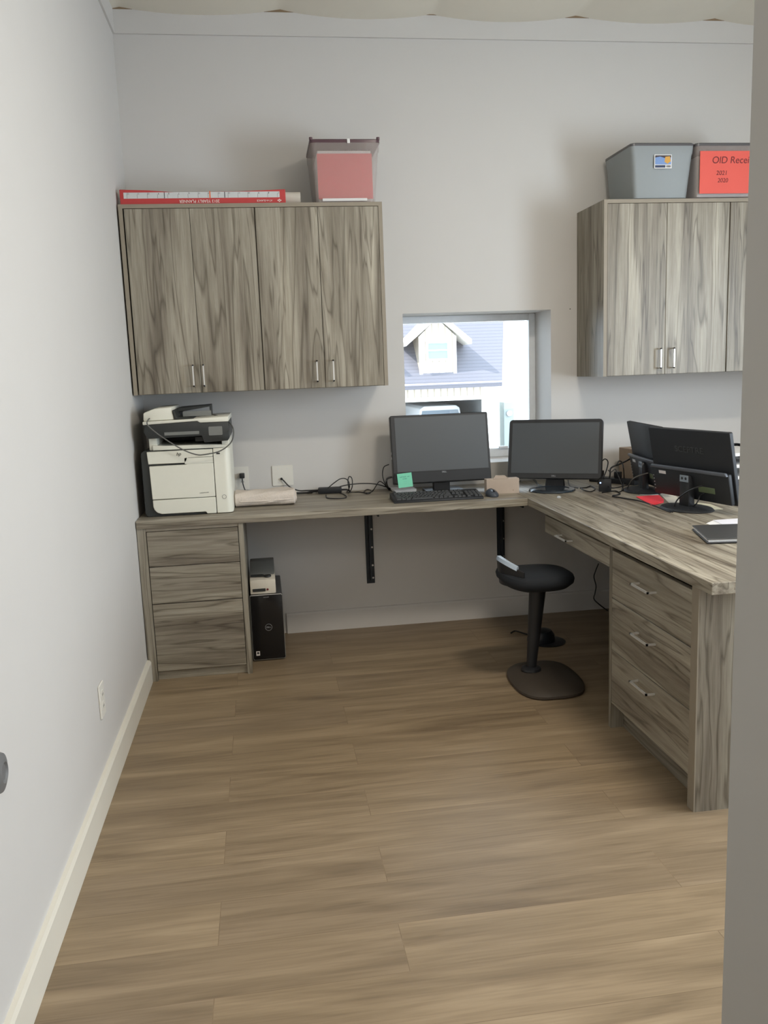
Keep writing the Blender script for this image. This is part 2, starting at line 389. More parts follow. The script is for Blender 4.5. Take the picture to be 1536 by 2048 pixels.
# roof plane, pitch 50 degrees
rise, run = 5.2, 5.2
m = MB()
rp = [(-.25, ez - GZ), (run, ez - GZ + rise), (run * 2, ez - GZ), (run * 2, ez - GZ - .12), (run, ez - GZ + rise - .14), (-.25, ez - GZ - .1)]
m.loft([[(-6, a, b) for a, b in rp], [(2.56 + .34 * max(0, b - (ez - GZ)), a, b) for a, b in rp]])
obj('roof', m, SHINGLE, hs)
m = MB(); m.prism([(0, ez - GZ - .1), (run, ez - GZ + rise - .2), (run * 2 - .2, ez - GZ - .1), (run * 2 - .2, 0), (7.5, 0), (7.5, .1), (2.0, .1), (2, 2.9), (.25, 2.9)], 'x', 2.3, 2.48)
obj('gable_wall', m, SIDING, hs)
DARKG = plain('garage_interior', (104, 108, 110), .8, noise=.2, scale=.8)
m = MB(); m.box(-6, 2.3, 6.0, 6.1, 0, 3.2); m.box(-6, 2.3, .25, 6.0, 2.95, 3.0); m.box(2.2, 2.3, .25, 6.0, 0, 3.2); obj('garage_interior', m, DARKG, hs)
# dormer
dx0, dx1 = 5.20 - 5, 6.29 - 5; dy = .12
zb = 1.12 - GZ; ze = 2.30 - GZ; pk = 2.86 - GZ; cx = (dx0 + dx1) / 2
for off in (0, -2.62):
    m = MB(); m.prism([(dx0, zb), (dx1, zb), (dx1, ze), (cx, pk - .05), (dx0, ze)], 'y', dy, 3.0)
    dm = obj('dormer_wall', m, BATTEN, hs, loc=(off, 0, 0))
    m = MB()
    for sgn in (-1, 1):
        e = dx1 + .42 if sgn > 0 else dx0 - .42
        m.prism([(cx, pk + .12), (e, ze - .12), (e, ze - .26), (cx, pk - .03)], 'y', dy - .25, 3.4)
    obj('dormer_roof', m, SIDING, hs, loc=(off, 0, 0))
    m = MB()
    m.box(5.40 - 5, 5.46 - 5, dy - .05, dy, 1.60 - GZ, 2.16 - GZ); m.box(6.03 - 5, 6.09 - 5, dy - .05, dy, 1.60 - GZ, 2.16 - GZ)
    m.box(5.46 - 5, 6.03 - 5, dy - .05, dy, 1.60 - GZ, 1.66 - GZ); m.box(5.46 - 5, 6.03 - 5, dy - .05, dy, 2.10 - GZ, 2.16 - GZ); m.box(5.46 - 5, 6.03 - 5, dy - .05, dy, 1.88 - GZ, 1.92 - GZ)
    m.box(dx0 - .01, dx0 + .09, dy - .03, dy, zb, ze); m.box(dx1 - .09, dx1 + .01, dy - .03, dy, zb, ze)
    obj('dormer_trim', m, SIDING, hs, loc=(off, 0, 0))
    obj('dormer_window', MB().box(5.46 - 5, 6.03 - 5, dy - .02, dy + .01, 1.66 - GZ, 2.1 - GZ), plain('dormer_glass', (120, 150, 170), .1), hs, loc=(off, 0, 0))
# truck in the garage
tk = thing('pickup_truck', 'pale truck parked in the garage, only its cab roof showing', 'truck', (6.0, HY + 1.2, GZ))
TW = plain('truck_white_paint', (230, 232, 234), .25)
m = MB(); m.prism([(-.95, .45), (.95, .45), (.98, 1.45), (.80, 1.5), (.62, 2.52), (.50, 2.60), (-.50, 2.60), (-.62, 2.52), (-.80, 1.5), (-.98, 1.45)], 'y', 0, 4.2, .03, 2); obj('cab', m, TW, tk, True)
obj('windshield', MB().prism([(-.74, 1.55), (.74, 1.55), (.56, 2.46), (-.56, 2.46)], 'y', -.02, .01), plain('truck_glass', (96, 108, 118), .1), tk)
for sx in (-1, 1): obj('wheel', MB().cyl((sx * .82 - .12, .8, .4), .4, .24, 'x'), BLACK, tk, True)
# utility box, shrubs, far fence
ub = thing('utility_box', 'grey green utility cabinet beside the white house corner', 'utility box', (8.3, HY + 1.6, GZ))
obj('cabinet_body', MB().box(-.17, .17, 0, .5, 0, 2.6, .02, 2), plain('utility_green', (150, 158, 155), .6), ub)
obj('meter', MB().cyl((0.0, -.06, 2.25), .09, .06, 'y'), SILVER, ub)
LEAF = plain('shrub_leaves', (120, 132, 96), .8, noise=.4, scale=6)
def shrub(x, y, r, h, lab, z=GZ):
    t = bmesh.new(); rnd = random.Random(int(x * 100))
    for k in range(260):
        a = rnd.uniform(0, 2 * PI); q = rnd.uniform(0, 1) ** .5 * r; zz = rnd.uniform(.05, h) ; rr = q * (1 - .5 * zz / h)
        c = Vector((rr * math.cos(a), rr * math.sin(a), zz)); s = rnd.uniform(.04, .10)
        n = Vector((rnd.uniform(-1, 1), rnd.uniform(-1, 1), rnd.uniform(-1, 1))).normalized(); u = n.orthogonal().normalized() * s; v = n.cross(u)
        t.faces.new([t.verts.new(c + u), t.verts.new(c + v * .6), t.verts.new(c - u), t.verts.new(c - v * .6)])
    m = MB(); m.merge(t); o = obj('shrub', m, LEAF); o.location = (x, y, z); tag(o, lab, 'shrub'); return o
shrub(9.5, 23, .75, 1.35, 'loose green shrub outside at the right edge of the window')
STONE = plain('pale_fieldstone', (176, 172, 164), .9, noise=.2, scale=5)
rs = random.Random(5); m = MB()
for k in range(60):
    x, y = rs.uniform(7.7, 9.6), rs.uniform(18.2, 21.5); s = rs.uniform(.10, .2)
    t = bmesh.new(); bmesh.ops.create_icosphere(t, subdivisions=1, radius=s)
    for v in t.verts: v.co = Vector((v.co.x * rs.uniform(.8, 1.3) + x, v.co.y + y, v.co.z * .6 + GZ + s * .4))
    m.merge(t)
tag(obj('landscape_stones', m, STONE), 'pale landscaping stones heaped outside below the window', 'stones', kind='stuff')

# ================================================================== worktops
m = MB(); m.box(0.003, 1.828, -.607, -.003, CT - .036, CT, .0015, 1)
tag(obj('worktop', m, TOPX), 'grey wood laminate worktop running along the back wall under the window', 'worktop')
m = MB(); m.box(1.8285, 3.0, -2.295, -.003, CT - .036, CT, .0015, 1)
tag(obj('worktop', m, TOPY), 'deep grey wood laminate worktop on the right, reaching toward the viewer', 'worktop')

m = MB(); m.box(2.965, 2.985, -2.29, -.02, 0, CT - .037)  # added panel, unseen; keeps side light from under the right worktop
tag(obj('light_block_panel', m, W_CASE), 'unseen wood panel added beneath the right worktop to block side light', 'panel')

def pull(parent, c, axis, L, out, r=.0032):
    """square bar pull; c centre on the face, axis of the bar, out = outward unit vector"""
    m = MB(); a = Vector((1, 0, 0)) if axis == 'x' else Vector((0, 1, 0)) if axis == 'y' else Vector((0, 0, 1))
    o = Vector(out); c = Vector(c); P = [c - a * L / 2, c - a * L / 2 + o * .03, c + a * L / 2 + o * .03, c + a * L / 2]
    for p, q in ((P[0], P[1]), (P[1], P[2]), (P[2], P[3])):
        lo = Vector([min(p[i], q[i]) - r for i in range(3)]); hi = Vector([max(p[i], q[i]) + r for i in range(3)])
        for i in range(3):
            if abs(o[i]) > .5:      # do not sink into the face
                if o[i] > 0: lo[i] = max(lo[i], c[i])
                else: hi[i] = min(hi[i], c[i])
        m.box(lo.x, hi.x, lo.y, hi.y, lo.z, hi.z)
    return obj('handle', m, STEEL, parent)

# left base cabinet of drawers
cb = thing('drawer_cabinet', 'grey wood drawer cabinet standing under the printer by the left wall', 'cabinet', (.25, -.3, 0))
ox, oy = .25, -.3
def B(x0, x1, y0, y1, z0, z1, bev=.001): return MB().box(x0 - ox, x1 - ox, y0 - oy, y1 - oy, z0, z1, bev, 1)
m = MB()
for a in ((.003, .042, -.598, -.02, 0, .723), (.455, .477, -.598, -.02, 0, .723)): m.box(a[0] - ox, a[1] - ox, a[2] - oy, a[3] - oy, a[4], a[5])
m.box(.042 - ox, .455 - ox, -.03 - oy, -.02 - oy, .05, .7)
obj('case', m, W_CASE, cb)
obj('top_rail', B(.042, .455, -.594, -.02, .709, .7235, 0), EDGEC, cb)
obj('toe_kick', B(.042, .455, -.575, -.56, 0, .045), W_DX[2], cb)
for i, (z0, z1) in enumerate(((.545, .706), (.371, .542), (.048, .367))):
    obj('drawer', B(.045, .452, -.598, -.579, z0, z1), W_DX[i], cb)
# right base cabinet
cb = thing('drawer_cabinet', 'grey wood drawer cabinet with square metal pulls at the end of the right worktop', 'cabinet', (2.1, -1.87, 0))
ox, oy = 2.1, -1.87
m = MB(); m.box(1.85 - ox, 2.85 - ox, -2.192 - oy, -2.152 - oy, 0, .723); m.box(1.85 - ox, 2.85 - ox, -1.548 - oy, -1.526 - oy, 0, .723)
m.box(1.87 - ox, 2.85 - ox, -2.152 - oy, -1.548 - oy, .704, .723); m.box(2.83 - ox, 2.85 - ox, -2.152 - oy, -1.548 - oy, 0, .704)
obj('case', m, wood('cabinet_end_laminate', 'z', 21.2, .9), cb)
obj('stile', B(1.846, 1.85, -2.192, -2.152, 0, .723, 0), EDGEC, cb)
obj('toe_kick', B(1.90, 1.915, -2.152, -1.548, 0, .1), W_DY[3], cb)
for i, (z0, z1, hz) in enumerate(((.520, .700, .631), (.318, .517, .452), (.104, .315, .277))):
    d = obj('drawer', B(1.850, 1.869, -2.149, -1.551, z0, z1), W_DY[i], cb)
    pull(d, (1.850 - ox, -1.845 - oy, hz), 'y', .128, (-1, 0, 0))
# pencil drawer between the corner and the cabinet
pd = thing('pencil_drawer', 'shallow drawer hung under the right worktop beside the stool', 'drawer', (2.0, -1.15, .63))
ox, oy = 2.0, -1.15
m = MB(); m.box(1.87 - ox, 2.35 - ox, -1.51 - oy, -.80 - oy, .015, .092); obj('drawer_box', m, EDGEC, pd)
d = obj('drawer_front', MB().box(1.85 - ox, 1.87 - ox, -1.523 - oy, -.79 - oy, 0, .078, .001, 1), W_DY[1], pd)
pull(d, (1.85 - ox, -1.075 - oy, .025), 'y', .128, (-1, 0, 0))

# upper cabinets
def upper(x0, x1, doors, hand, label, seeds, gapi):
    oX, oY, oZ = (x0 + x1) / 2, -.181, 1.3165
    c = thing('wall_cabinet', label, 'cabinet', (oX, oY, oZ)); H = .853
    m = MB()
    for a in ((x0, x0 + .018), (x1 - .018, x1)): m.box(a[0] - oX, a[1] - oX, -.181, .179, 0, H)
    m.box(x0 + .018 - oX, x1 - .018 - oX, -.181, .179, H - .018, H); m.box(x0 + .018 - oX, x1 - .018 - oX, -.16, .179, 0, .018)
    m.box(x0 + .018 - oX, x1 - .018 - oX, .165, .179, .018, H - .018)
    mid = doors[gapi]; m.box(mid - .009 - oX, mid + .009 - oX, -.16, .165, .018, H - .018)
    obj('case', m, W_CASE, c)
    m = MB(); a0, a1 = x0 - oX, x1 - oX
    m.box(a0, a1, -.1825, -.181, H - .018, H); m.box(a0, a0 + .018, -.1825, -.181, 0, H - .018); m.box(a1 - .018, a1, -.1825, -.181, 0, H - .018)
    obj('edge_band', m, EDGEC, c)
    for i in range(len(doors) - 1):
        a, b = doors[i], doors[i + 1]
        g0 = .0025 if i == gapi else .001; g1 = .0025 if i + 1 == gapi else .001
        d = obj('door', MB().box(a + g0 - oX, b - g1 - oX, -.182, -.163, .002, H - .020, .001, 1), W_UP[seeds[i]], c)
        pull(d, (hand[i] - oX, -.182, 1.397 - oZ), 'z', .096, (0, -1, 0))
    return c
upper(.008, 1.2095, (.031, .321, .615, .905, 1.191), (.288, .336, .866, .944), 'grey wood wall cabinet left of the window, above the printer', (0, 1, 2, 3), 2)
upper(2.303, 3.62, (2.321, 2.630, 2.962, 3.28, 3.602), (2.595, 2.665, 3.24, 3.32), 'grey wood wall cabinet right of the window, carrying two plastic tubs', (2, 0, 3, 1), 2)

# brackets under the left worktop
for (x, lab) in ((1.128, 'black steel support bracket under the middle of the window side worktop'), (1.862, 'black steel support bracket in the corner behind the stool')):
    b = thing('shelf_bracket', lab, 'bracket', (x, 0, .245))
    obj('wall_leg', MB().box(-.022, .022, -.006, -.0005, 0, .478, .001, 1).box(-.004, .004, -.04, -.006, .02, .478), BRACKET, b)
    obj('arm', MB().box(-.022, .022, -.45, -.006, .472, .478, .001, 1).box(-.004, .004, -.42, -.04, .438, .472), BRACKET, b)
    for z in (.03, .10, .2, .3): obj('screw', MB().cyl((.013, -.009, z), .005, .003, 'y', n=12), STEEL, b)

# ================================================================== printer
pr = thing('printer', 'white and dark grey multifunction laser printer on the worktop by the left wall', 'printer', (.25, -.28, CT))
def P(x0, x1, y0, y1, z0, z1, bev=.004, seg=2): return MB().box(x0, x1, y0, y1, z0, z1, bev, seg)
yf = -.235                       # front plane
obj('chassis', MB().prism(rrect(-.215, .180, .0, .305, .018), 'y', yf + .012, .2, .003, 1), PRDARK, pr, True)
# front white shell with the rounded lower-left corner and dark finger slots
m = MB(); m.prism([(-.183, .245), (-.02, .245), (-.012, .252), (-.008, .262), (-.005, .268), (.108, .268), (.108, .302), (-.186, .302)], 'y', yf, yf + .03, .002, 1)
m.prism([(-.180, .236), (-.020, .236), (-.003, .240), (.108, .238), (.108, .082), (-.177, .082)], 'y', yf, yf + .03, .002, 1)
m.box(-.02, .108, yf, yf + .03, .2395, .2665)
obj('front_panel', m, PRWHITE, pr, True)
m = MB(); m.prism([(-.176, .079), (.108, .079), (.108, .003), (.066, .003), (.060, .013), (-.14, .013), (-.160, .020), (-.172, .034), (-.176, .05)], 'y', yf, yf + .03, .002, 1)
obj('paper_drawer', m, PRWHITE, pr, True)
m = MB(); m.prism(rrect(.111, .186, yf, .18, .03, 6, (0, 1, 0, 0)), 'z', .003, .305, .002, 1)
obj('side_column', m, PRWHITE, pr, True)
obj('usb_port', MB().box(.125, .141, yf - .001, yf + .01, .277, .284), BLACK, pr)
m = MB()
for k in range(24):
    a = 2 * PI * k / 24; b_ = 2 * PI * (k + 1) / 24
    m.prism([(.148 + .010 * math.cos(a), .078 + .010 * math.sin(a)), (.148 + .010 * math.cos(b_), .078 + .010 * math.sin(b_)), (.148 + .0085 * math.cos(b_), .078 + .0085 * math.sin(b_)), (.148 + .0085 * math.cos(a), .078 + .0085 * math.sin(a))], 'y', yf - .001, yf + .002)
obj('power_button', m, PRGREY, pr)
text('logo', 'hp', .022, PRDARK, pr, T(-.045, yf - .0008, .286) @ FRONT, shear=.3)
text('model_lettering', 'LaserJet Pro MFP', .006, PRGREY, pr, T(.058, yf - .0008, .102) @ FRONT)
# output bay
obj('output_tray', MB().prism([(-.16, .305), (.178, .305), (.178, .318), (.10, .322), (-.10, .325), (-.16, .33)], 'y', yf + .02, .19, .002, 1), PRWHITE, pr, True)
m = MB(); m.box(-.176, -.140, yf + .03, .19, .305, .372, .004, 2); obj('left_support', m, PRWHITE, pr, True)
m = MB(); m.box(-.140, .150, .06, .19, .325, .40, .003, 1); m.box(.03, .07, yf + .05, .1, .335, .36, .003, 1); obj('bay_back', m, PRDARK, pr, True)
m = MB(); m.box(.150, .184, yf + .04, .19, .305, .36, .003, 1); obj('right_support', m, PRWHITE, pr, True)
m = MB(); m.prism([(-.190, .392), (-.185, .425), (.050, .432), (.062, .424), (.188, .424), (.190, .35), (.182, .338), (.075, .334), (.066, .365), (-.176, .362)], 'y', yf - .005, .19, .003, 2)
obj('scanner_body', m, PRDARK, pr, True)
obj('scan_slot', MB().box(-.10, .055, yf - .0065, yf, .374, .388), PRGREY, pr)
obj('touchscreen', MB().prism(rrect(.098, .160, .365, .405, .004), 'y', yf - .0065, yf), PRGREY, pr)
m = MB(); m.prism([(-.192, .425), (.050, .433), (.062, .425), (.190, .425), (.190, .448), (.10, .446), (.05, .444), (-.192, .440)], 'y', yf - .006, .2, .003, 2)
obj('scanner_lid', m, PRWHITE, pr, True)
m = MB(); m.prism([(-.190, .441), (-.052, .443), (-.060, .485), (-.064, .500), (-.14, .496), (-.188, .478)], 'y', yf + .01, .17, .006, 2)
obj('document_feeder', m, PRWHITE, pr, True)
m = MB(); m.prism([(-.052, .4435), (.035, .4445), (.030, .449), (-.040, .452), (-.050, .485), (-.058, .487)], 'y', yf + .005, .17, .002, 1)
m.prism([(-.05, .470), (.10, .490), (.10, .497), (-.05, .490)], 'y', -.06, .15, .002, 1); m.box(.095, .10, .0, .15, .445, .49)
obj('feeder_tray', m, PRDARK, pr, True)
m = MB(); m.box(-.02, .11, yf + .09, yf + .093, .452, .475); obj('paper_guide', m, PRGREY, pr)
# its looped grey cord lying over it
def px(l, y): return [on(a, b, 1, y) for a, b in l]
c = MB().tube([(p.x, y, p.z) for p, y in zip(
    [on(360, 829, 1, -.35), on(330, 826, 1, -.36), on(306, 832, 1, -.46), on(294, 845, 1, -.55), on(303, 858, 1, -.555), on(330, 878, 1, -.555), on(365, 899, 1, -.555), on(392, 909, 1, -.555), on(410, 909, 1, -.555), on(440, 902, 1, -.555), on(461, 886, 1, -.555), on(467, 868, 1, -.555), on(464, 852, 1, -.50), on(450, 838, 1, -.4), on(425, 829, 1, -.33), on(398, 827, 1, -.3), on(378, 831, 1, -.3)],
    [-.35, -.36, -.46, -.55, -.555, -.555, -.555, -.555, -.555, -.555, -.555, -.555, -.50, -.4, -.33, -.3, -.3])], .0028)
tag(obj('loose_cable', c, GREYCABLE, sm=True), 'thin grey cord looped over the front of the printer', 'cord')

# ================================================================== wall plates and cables on the left worktop
def plate(x0, x1, z0, z1, lab, name='wall_plate'):
    r = thing(name, lab, 'wall plate', ((x0 + x1) / 2, 0, (z0 + z1) / 2))
    hx, hz = (x1 - x0) / 2, (z1 - z0) / 2
    obj('plate', MB().prism(rrect(-hx, hx, -hz, hz, .004), 'y', -.0065, -.0005, .0015, 1), SWITCH, r, True); return r
r = plate(.385, .505, .797, .920, 'white double electrical outlet with a plug in it, beside the printer', 'outlet')
for dx in (-.026, .026):
    sk = obj('socket', MB().prism(rrect(dx - .017, dx + .017, -.033, .033, .006), 'y', -.008, -.006), SWITCH, r)
    for dz in (-.018, .018):
        for q in (-.006, .006): obj('slot', MB().box(dx + q - .001, dx + q + .001, -.0086, -.0078, dz - .004, dz + .004), BLACK, sk)
r = plate(.627, .737, .808, .916, 'white blank wall plate with a cable coming out of its lower middle')
for a in ((-.023, .036), (.023, .036), (-.023, -.036), (.023, -.036)): obj('screw', MB().cyl((a[0], -.0075, a[1]), .003, .002, 'y', n=12), STEEL, r)
pg = thing('power_plug', 'black plug in the outlet with its cord dropping behind the towel', 'plug', (.472, -.009, .874))
obj('plug_body', MB().box(-.013, .013, -.035, 0, -.012, .014, .004, 2), BLACK, pg, True)
obj('cord', MB().tube([(.0, -.03, -.01), (0.002, -.036, -.04), (.012, -.04, -.075), (.03, -.045, -.108)], .003), CABLE, pg, True)
m = MB().tube([on(563, 957, 1, -.007), on(568, 962, 1, -.02), on(580, 974, 1, -.03), on(597, 981, 1, -.04), on(615, 981, 1, -.05), on(640, 980, 1, -.06)], .0032); m.cyl((.675, -.02, .846), .006, .02, 'y')
tag(obj('wall_cable', m, CABLE, sm=True), 'black cable running from the blank wall plate to the power adapter', 'cable')
pa = thing('power_adapter', 'black power adapter brick lying on the worktop between towel and monitor', 'power adapter', tuple(top(660, 986)), -.1)
obj('adapter_body', MB().box(-.062, .062, -.028, .028, 0, .03, .005, 2), BLACKM, pa, True)
obj('cord_end', MB().tube([(.062, 0, .015), (.09, .0, .014), (.105, .002, .006)], .005), CABLE, pa, True)
obj('input_end', MB().tube([(-.062, 0, .015), (-.09, .002, .012), (-.12, .004, .006)], .006), CABLE, pa, True)
t_ = lambda l, dz=.0035: [top(a, b, dz) for a, b in l]
def cable(pts, r, lab, mat=CABLE):
    return tag(obj('cable', MB().tube(pts, r), mat, sm=True), lab, 'cable')
cable(t_([(585, 987), (605, 986), (625, 985)]), .006, 'thick black flat cable end lying right of the rolled towel')
cable([on(656, 976, 1, -.16), on(668, 966, 1, -.16), on(680, 958, 1, -.16), on(690, 957, 1, -.16), on(697, 963, 1, -.17), on(699, 974, 1, -.18), top(694, 984, .003), top(698, 985, .0035), on(704, 975, 1, -.16), on(704, 958, 1, -.15), on(699, 953, 1, -.15), on(696, 960, 1, -.15), on(697, 972, 1, -.15), top(701, 984, .0035), top(718, 984, .0035), top(735, 986, .0035), top(745, 982, .0035), on(752, 972, 1, -.16), on(759, 963, 1, -.15), on(768, 968, 1, -.14), top(778, 980, .0035)], .0026, 'thin black cable standing up in two loops over the adapter')
cable([on(680, 973, 1, -.12), on(700, 969, 1, -.11), on(725, 967, 1, -.1), on(750, 968, 1, -.09), on(770, 973, 1, -.09), top(783, 978, .004)], .003, 'black cable reaching from the adapter to the left monitor')
cable(t_([(652, 990), (655, 996), (675, 997), (692, 995), (690, 990), (680, 986)]), .0028, 'black cable kinked in front of the adapter')
cable(t_([(728, 983), (734, 979), (742, 981), (740, 986), (732, 987), (728, 983)]), .0026, 'small black cable coil halfway between adapter and keyboard')
cable([on(778, 929, 1, -.2), on(768, 934, 1, -.19), on(765, 948, 1, -.18), on(768, 962, 1, -.17), top(776, 976, .0035), top(786, 981, .0035)], .0026, 'black cable arching off the left edge of the left monitor')
cable([on(784, 954, 1, -.2), on(775, 957, 1, -.2), on(773, 966, 1, -.2), top(778, 978, .005), top(790, 984, .005), top(784, 988, .005)], .005, 'thick black cable bundled under the left edge of the left monitor')

# towel
def towel():
    t = bmesh.new(); L = .295; n = 40; mx_ = 44; rings = []
    for i in range(mx_ + 1):
        x = -L / 2 + L * i / mx_; ring = []; e = min(1, min(i, mx_ - i) / 2 + .80)
        for k in range(n):
            a = 2 * PI * k / n; cs, sn = math.cos(a), math.sin(a)
            ex = .72
            yy = math.copysign(abs(cs) ** ex, cs) * .072 * e; zz = math.copysign(abs(sn) ** ex, sn) * .035 * e
            w_ = .0025 * math.sin(9 * x * 6 + a * 3) + .002 * math.sin(31 * x + 5 * a)
            tp = .006 * math.sin(5 * x + 1.3) if sn > 0 else 0
            ring.append((x, yy * (1 + .02 * math.sin(17 * x)) + w_, max(zz + .035 + (w_ + tp if sn > -.3 else 0), 0.0)))
        rings.append(ring)
    m = MB(); m.loft(rings); return m
tw = thing('rolled_towel', 'cream towel folded into a roll, lying against the printer', 'towel', (.585, -.315, CT), -.03)
obj('roll', towel(), TOWEL, tw, True)
m = MB(); sp = []
for k in range(44):
    a = k * .32; q = .25 + .75 * k / 44; sp.append((.1485 + .001, .058 * q * math.cos(a), .033 + .024 * q * math.sin(a)))
m.tube(sp, .004, sub=2); obj('rolled_edge', m, TOWEL, tw, True)
m = MB(); m.tube([(-.12, -.072, .03), (-.02, -.074, .028), (.08, -.0735, .03), (.14, -.07, .032)], .003); obj('hem', m, TOWEL, tw, True)

# ================================================================== monitors
def frame_of(c, yaw, tilt):
    """local x right, y away, z up the panel; tilt about the bottom edge, top leaning to +y"""
    return Matrix.Rotation(-tilt, 4, 'X')
# left all-in-one
mo = thing('monitor', 'wide black monitor with a green note on its lower left corner, before the window', 'monitor', (1.494, -.222, CT), 0)
W, H = .512, .352; Mt = T(0, -.01, .050) @ frame_of(0, 0, .19)
m = MB(); m.prism(rrect(-W / 2, W / 2, 0, H, .008), 'y', -.012, .03, .003, 1); m.prism(rrect(-W / 2 + .04, W / 2 - .04, .04, H - .04, .02), 'y', .03, .055, .004, 1)
obj('housing', m, BLACK, mo, True, M=Mt)
obj('screen', MB().box(-W / 2 + .022, W / 2 - .012, -.0135, -.011, .062, H - .012), SCREEN, mo, M=Mt)
obj('lower_bezel', MB().prism(rrect(-W / 2 + .006, W / 2 - .006, .004, .058, .004), 'y', -.017, -.011, .001, 1), BLACKM, mo, True, M=Mt)
text('logo', 'DELL', .011, SILVER, mo, Mt @ T(.008, -.0178, .052) @ FRONT)
for q in (.13, .155): obj('side_port', MB().box(-W / 2 - .003, -W / 2, 0, .012, q, q + .012), SILVER, mo, M=Mt)
m = MB(); m.box(-.047, .040, .0, .03, .006, .1, .004, 1); obj('stand_neck', m, BLACK, mo, True)
m = MB(); m.prism(rrect(-.09, .11, -.04, .12, .03), 'z', 0, .009, .002, 1); obj('stand_foot', m, BLACK, mo, True)
nt_ = obj('sticky_note', MB().box(-.0375, .0375, -.0006, .0006, -.072, 0), GREEN)
pn = on(809, 957 - 10, 1, -.262); nt_.location = (pn.x, -.250, pn.z); nt_.rotation_euler = (-.16, -.07, 0)
tag(nt_, 'mint green sticky note with writing, stuck to the left monitor', 'sticky note')
for k, zz in enumerate((-.018, -.028, -.040, -.050)):
    text('handwriting', ('call back  am', 'order', 'ink  paper', 'today')[k] if k < 2 else ('. . . .', '. . .')[k - 2], .010, plain('green_ink_%d' % k, (70, 130, 120), .8), nt_, T(0, -.0008, zz) @ FRONT, depth=.0002)
# book / papers below the note
nb = thing('notepad', 'white notepad lying under the left corner of the left monitor', 'notepad', tuple(top(809, 983)), .05)
obj('pages', MB().box(-.06, .055, -.04, .07, 0, .014, .001, 1), PAPER, nb); obj('cover', MB().box(-.062, .056, -.042, .072, .0142, .0156), PAPER, nb)
# keyboard
kb = thing('keyboard', 'black full size keyboard in front of the left monitor', 'keyboard', (1.412, -.452, CT), -.02)
Mk = frame_of(0, 0, 0)
m = MB(); m.prism([(-.085, .0), (.085, .0), (.085, .026), (.07, .03), (-.078, .013), (-.085, .008)], 'x', -.218, .218, .002, 1)
obj('keyboard_base', m, BLACKM, kb, True)
KEY = plain('keycap_plastic', (52, 54, 56), .5); KEYT = []
rows = [(-.068, 12), (-.047, 13), (-.027, 14), (-.007, 14), (.013, 14), (.042, 15)]
cnt = 0
def keycap(x, y, wx, wy=.0165):
    z = .013 + (y + .078) / .148 * .017
    t = bmesh.new(); bmesh.ops.create_cube(t, size=1)
    for v in t.verts:
        s = .82 if v.co.z > 0 else 1
        v.co = Vector((x + v.co.x * wx * s, y + v.co.y * wy * s, z + .0035 + v.co.z * .008))
    m = MB(); m.merge(t); return m
for y, n in rows:
    x = -.205; span = .275
    ws = [1] * n
    if y == -.068: ws = [1.3, 1.1, 1.2, 5.8, 1.2, 1.1, 1.1, 1.3]
    elif y == -.047: ws = [2.2] + [1] * 10 + [2.4]
    elif y == -.027: ws = [1.7] + [1] * 11 + [2]
    elif y == -.007: ws = [1.4] + [1] * 12 + [1.4]
    elif y == .013: ws = [1] * 13 + [2]
    u = span / sum(ws)
    for q in ws:
        obj('key', keycap(x + q * u / 2, y, q * u - .002), KEY, kb); x += q * u
    for k in range(3):
        if y in (-.047,) and k != 1: continue
        if y == -.027: continue
        obj('key', keycap(.085 + .019 * k, y, .017), KEY, kb)
    if y < .04:
        for k in range(4):
            if y in (-.068,) and k == 1: continue
            obj('key', keycap(.148 + .0185 * k, y, .0165), KEY, kb)
# mouse
ms = thing('computer_mouse', 'small dark mouse with a shiny back, right of the keyboard', 'mouse', (1.688, -.470, CT), .1)
m = MB(); rings = []
for i in range(9):
    a = PI * i / 16; rings.append([(.031 * math.cos(a) * math.cos(b) , .052 * math.cos(a) * math.sin(b), .006 + .028 * math.sin(a) * (1 + .15 * math.sin(b))) for b in [2 * PI * k / 28 for k in range(28)]])
rings.insert(0, [(.029 * math.cos(b), .050 * math.sin(b), 0) for b in [2 * PI * k / 28 for k in range(28)]])
m.loft(rings[:-1]); obj('mouse_shell', m, plain('mouse_plastic', (70, 76, 86), .18), ms, True)
obj('scroll_wheel', MB().cyl((-.003, -.028, .030), .006, .006, 'x', n=16), BLACK, ms, True)
# tan box near the corner
bx = thing('tan_box', 'small tan card box standing between the two front monitors', 'box', (1.760, -.400, CT), -.03)
obj('box_body', MB().box(-.083, .083, -.02, .03, 0, .075, .001, 1), TAN, bx)
m = MB(); m.prism([(-.05, .0755), (.03, .0755), (.01, .092), (-.035, .094)], 'y', -.018, -.014); obj('box_flap', m, TAN, bx)
obj('finger_hole', MB().cyl((.052, -.0205, .016), .003, .001, 'y', n=12), CARD, bx)

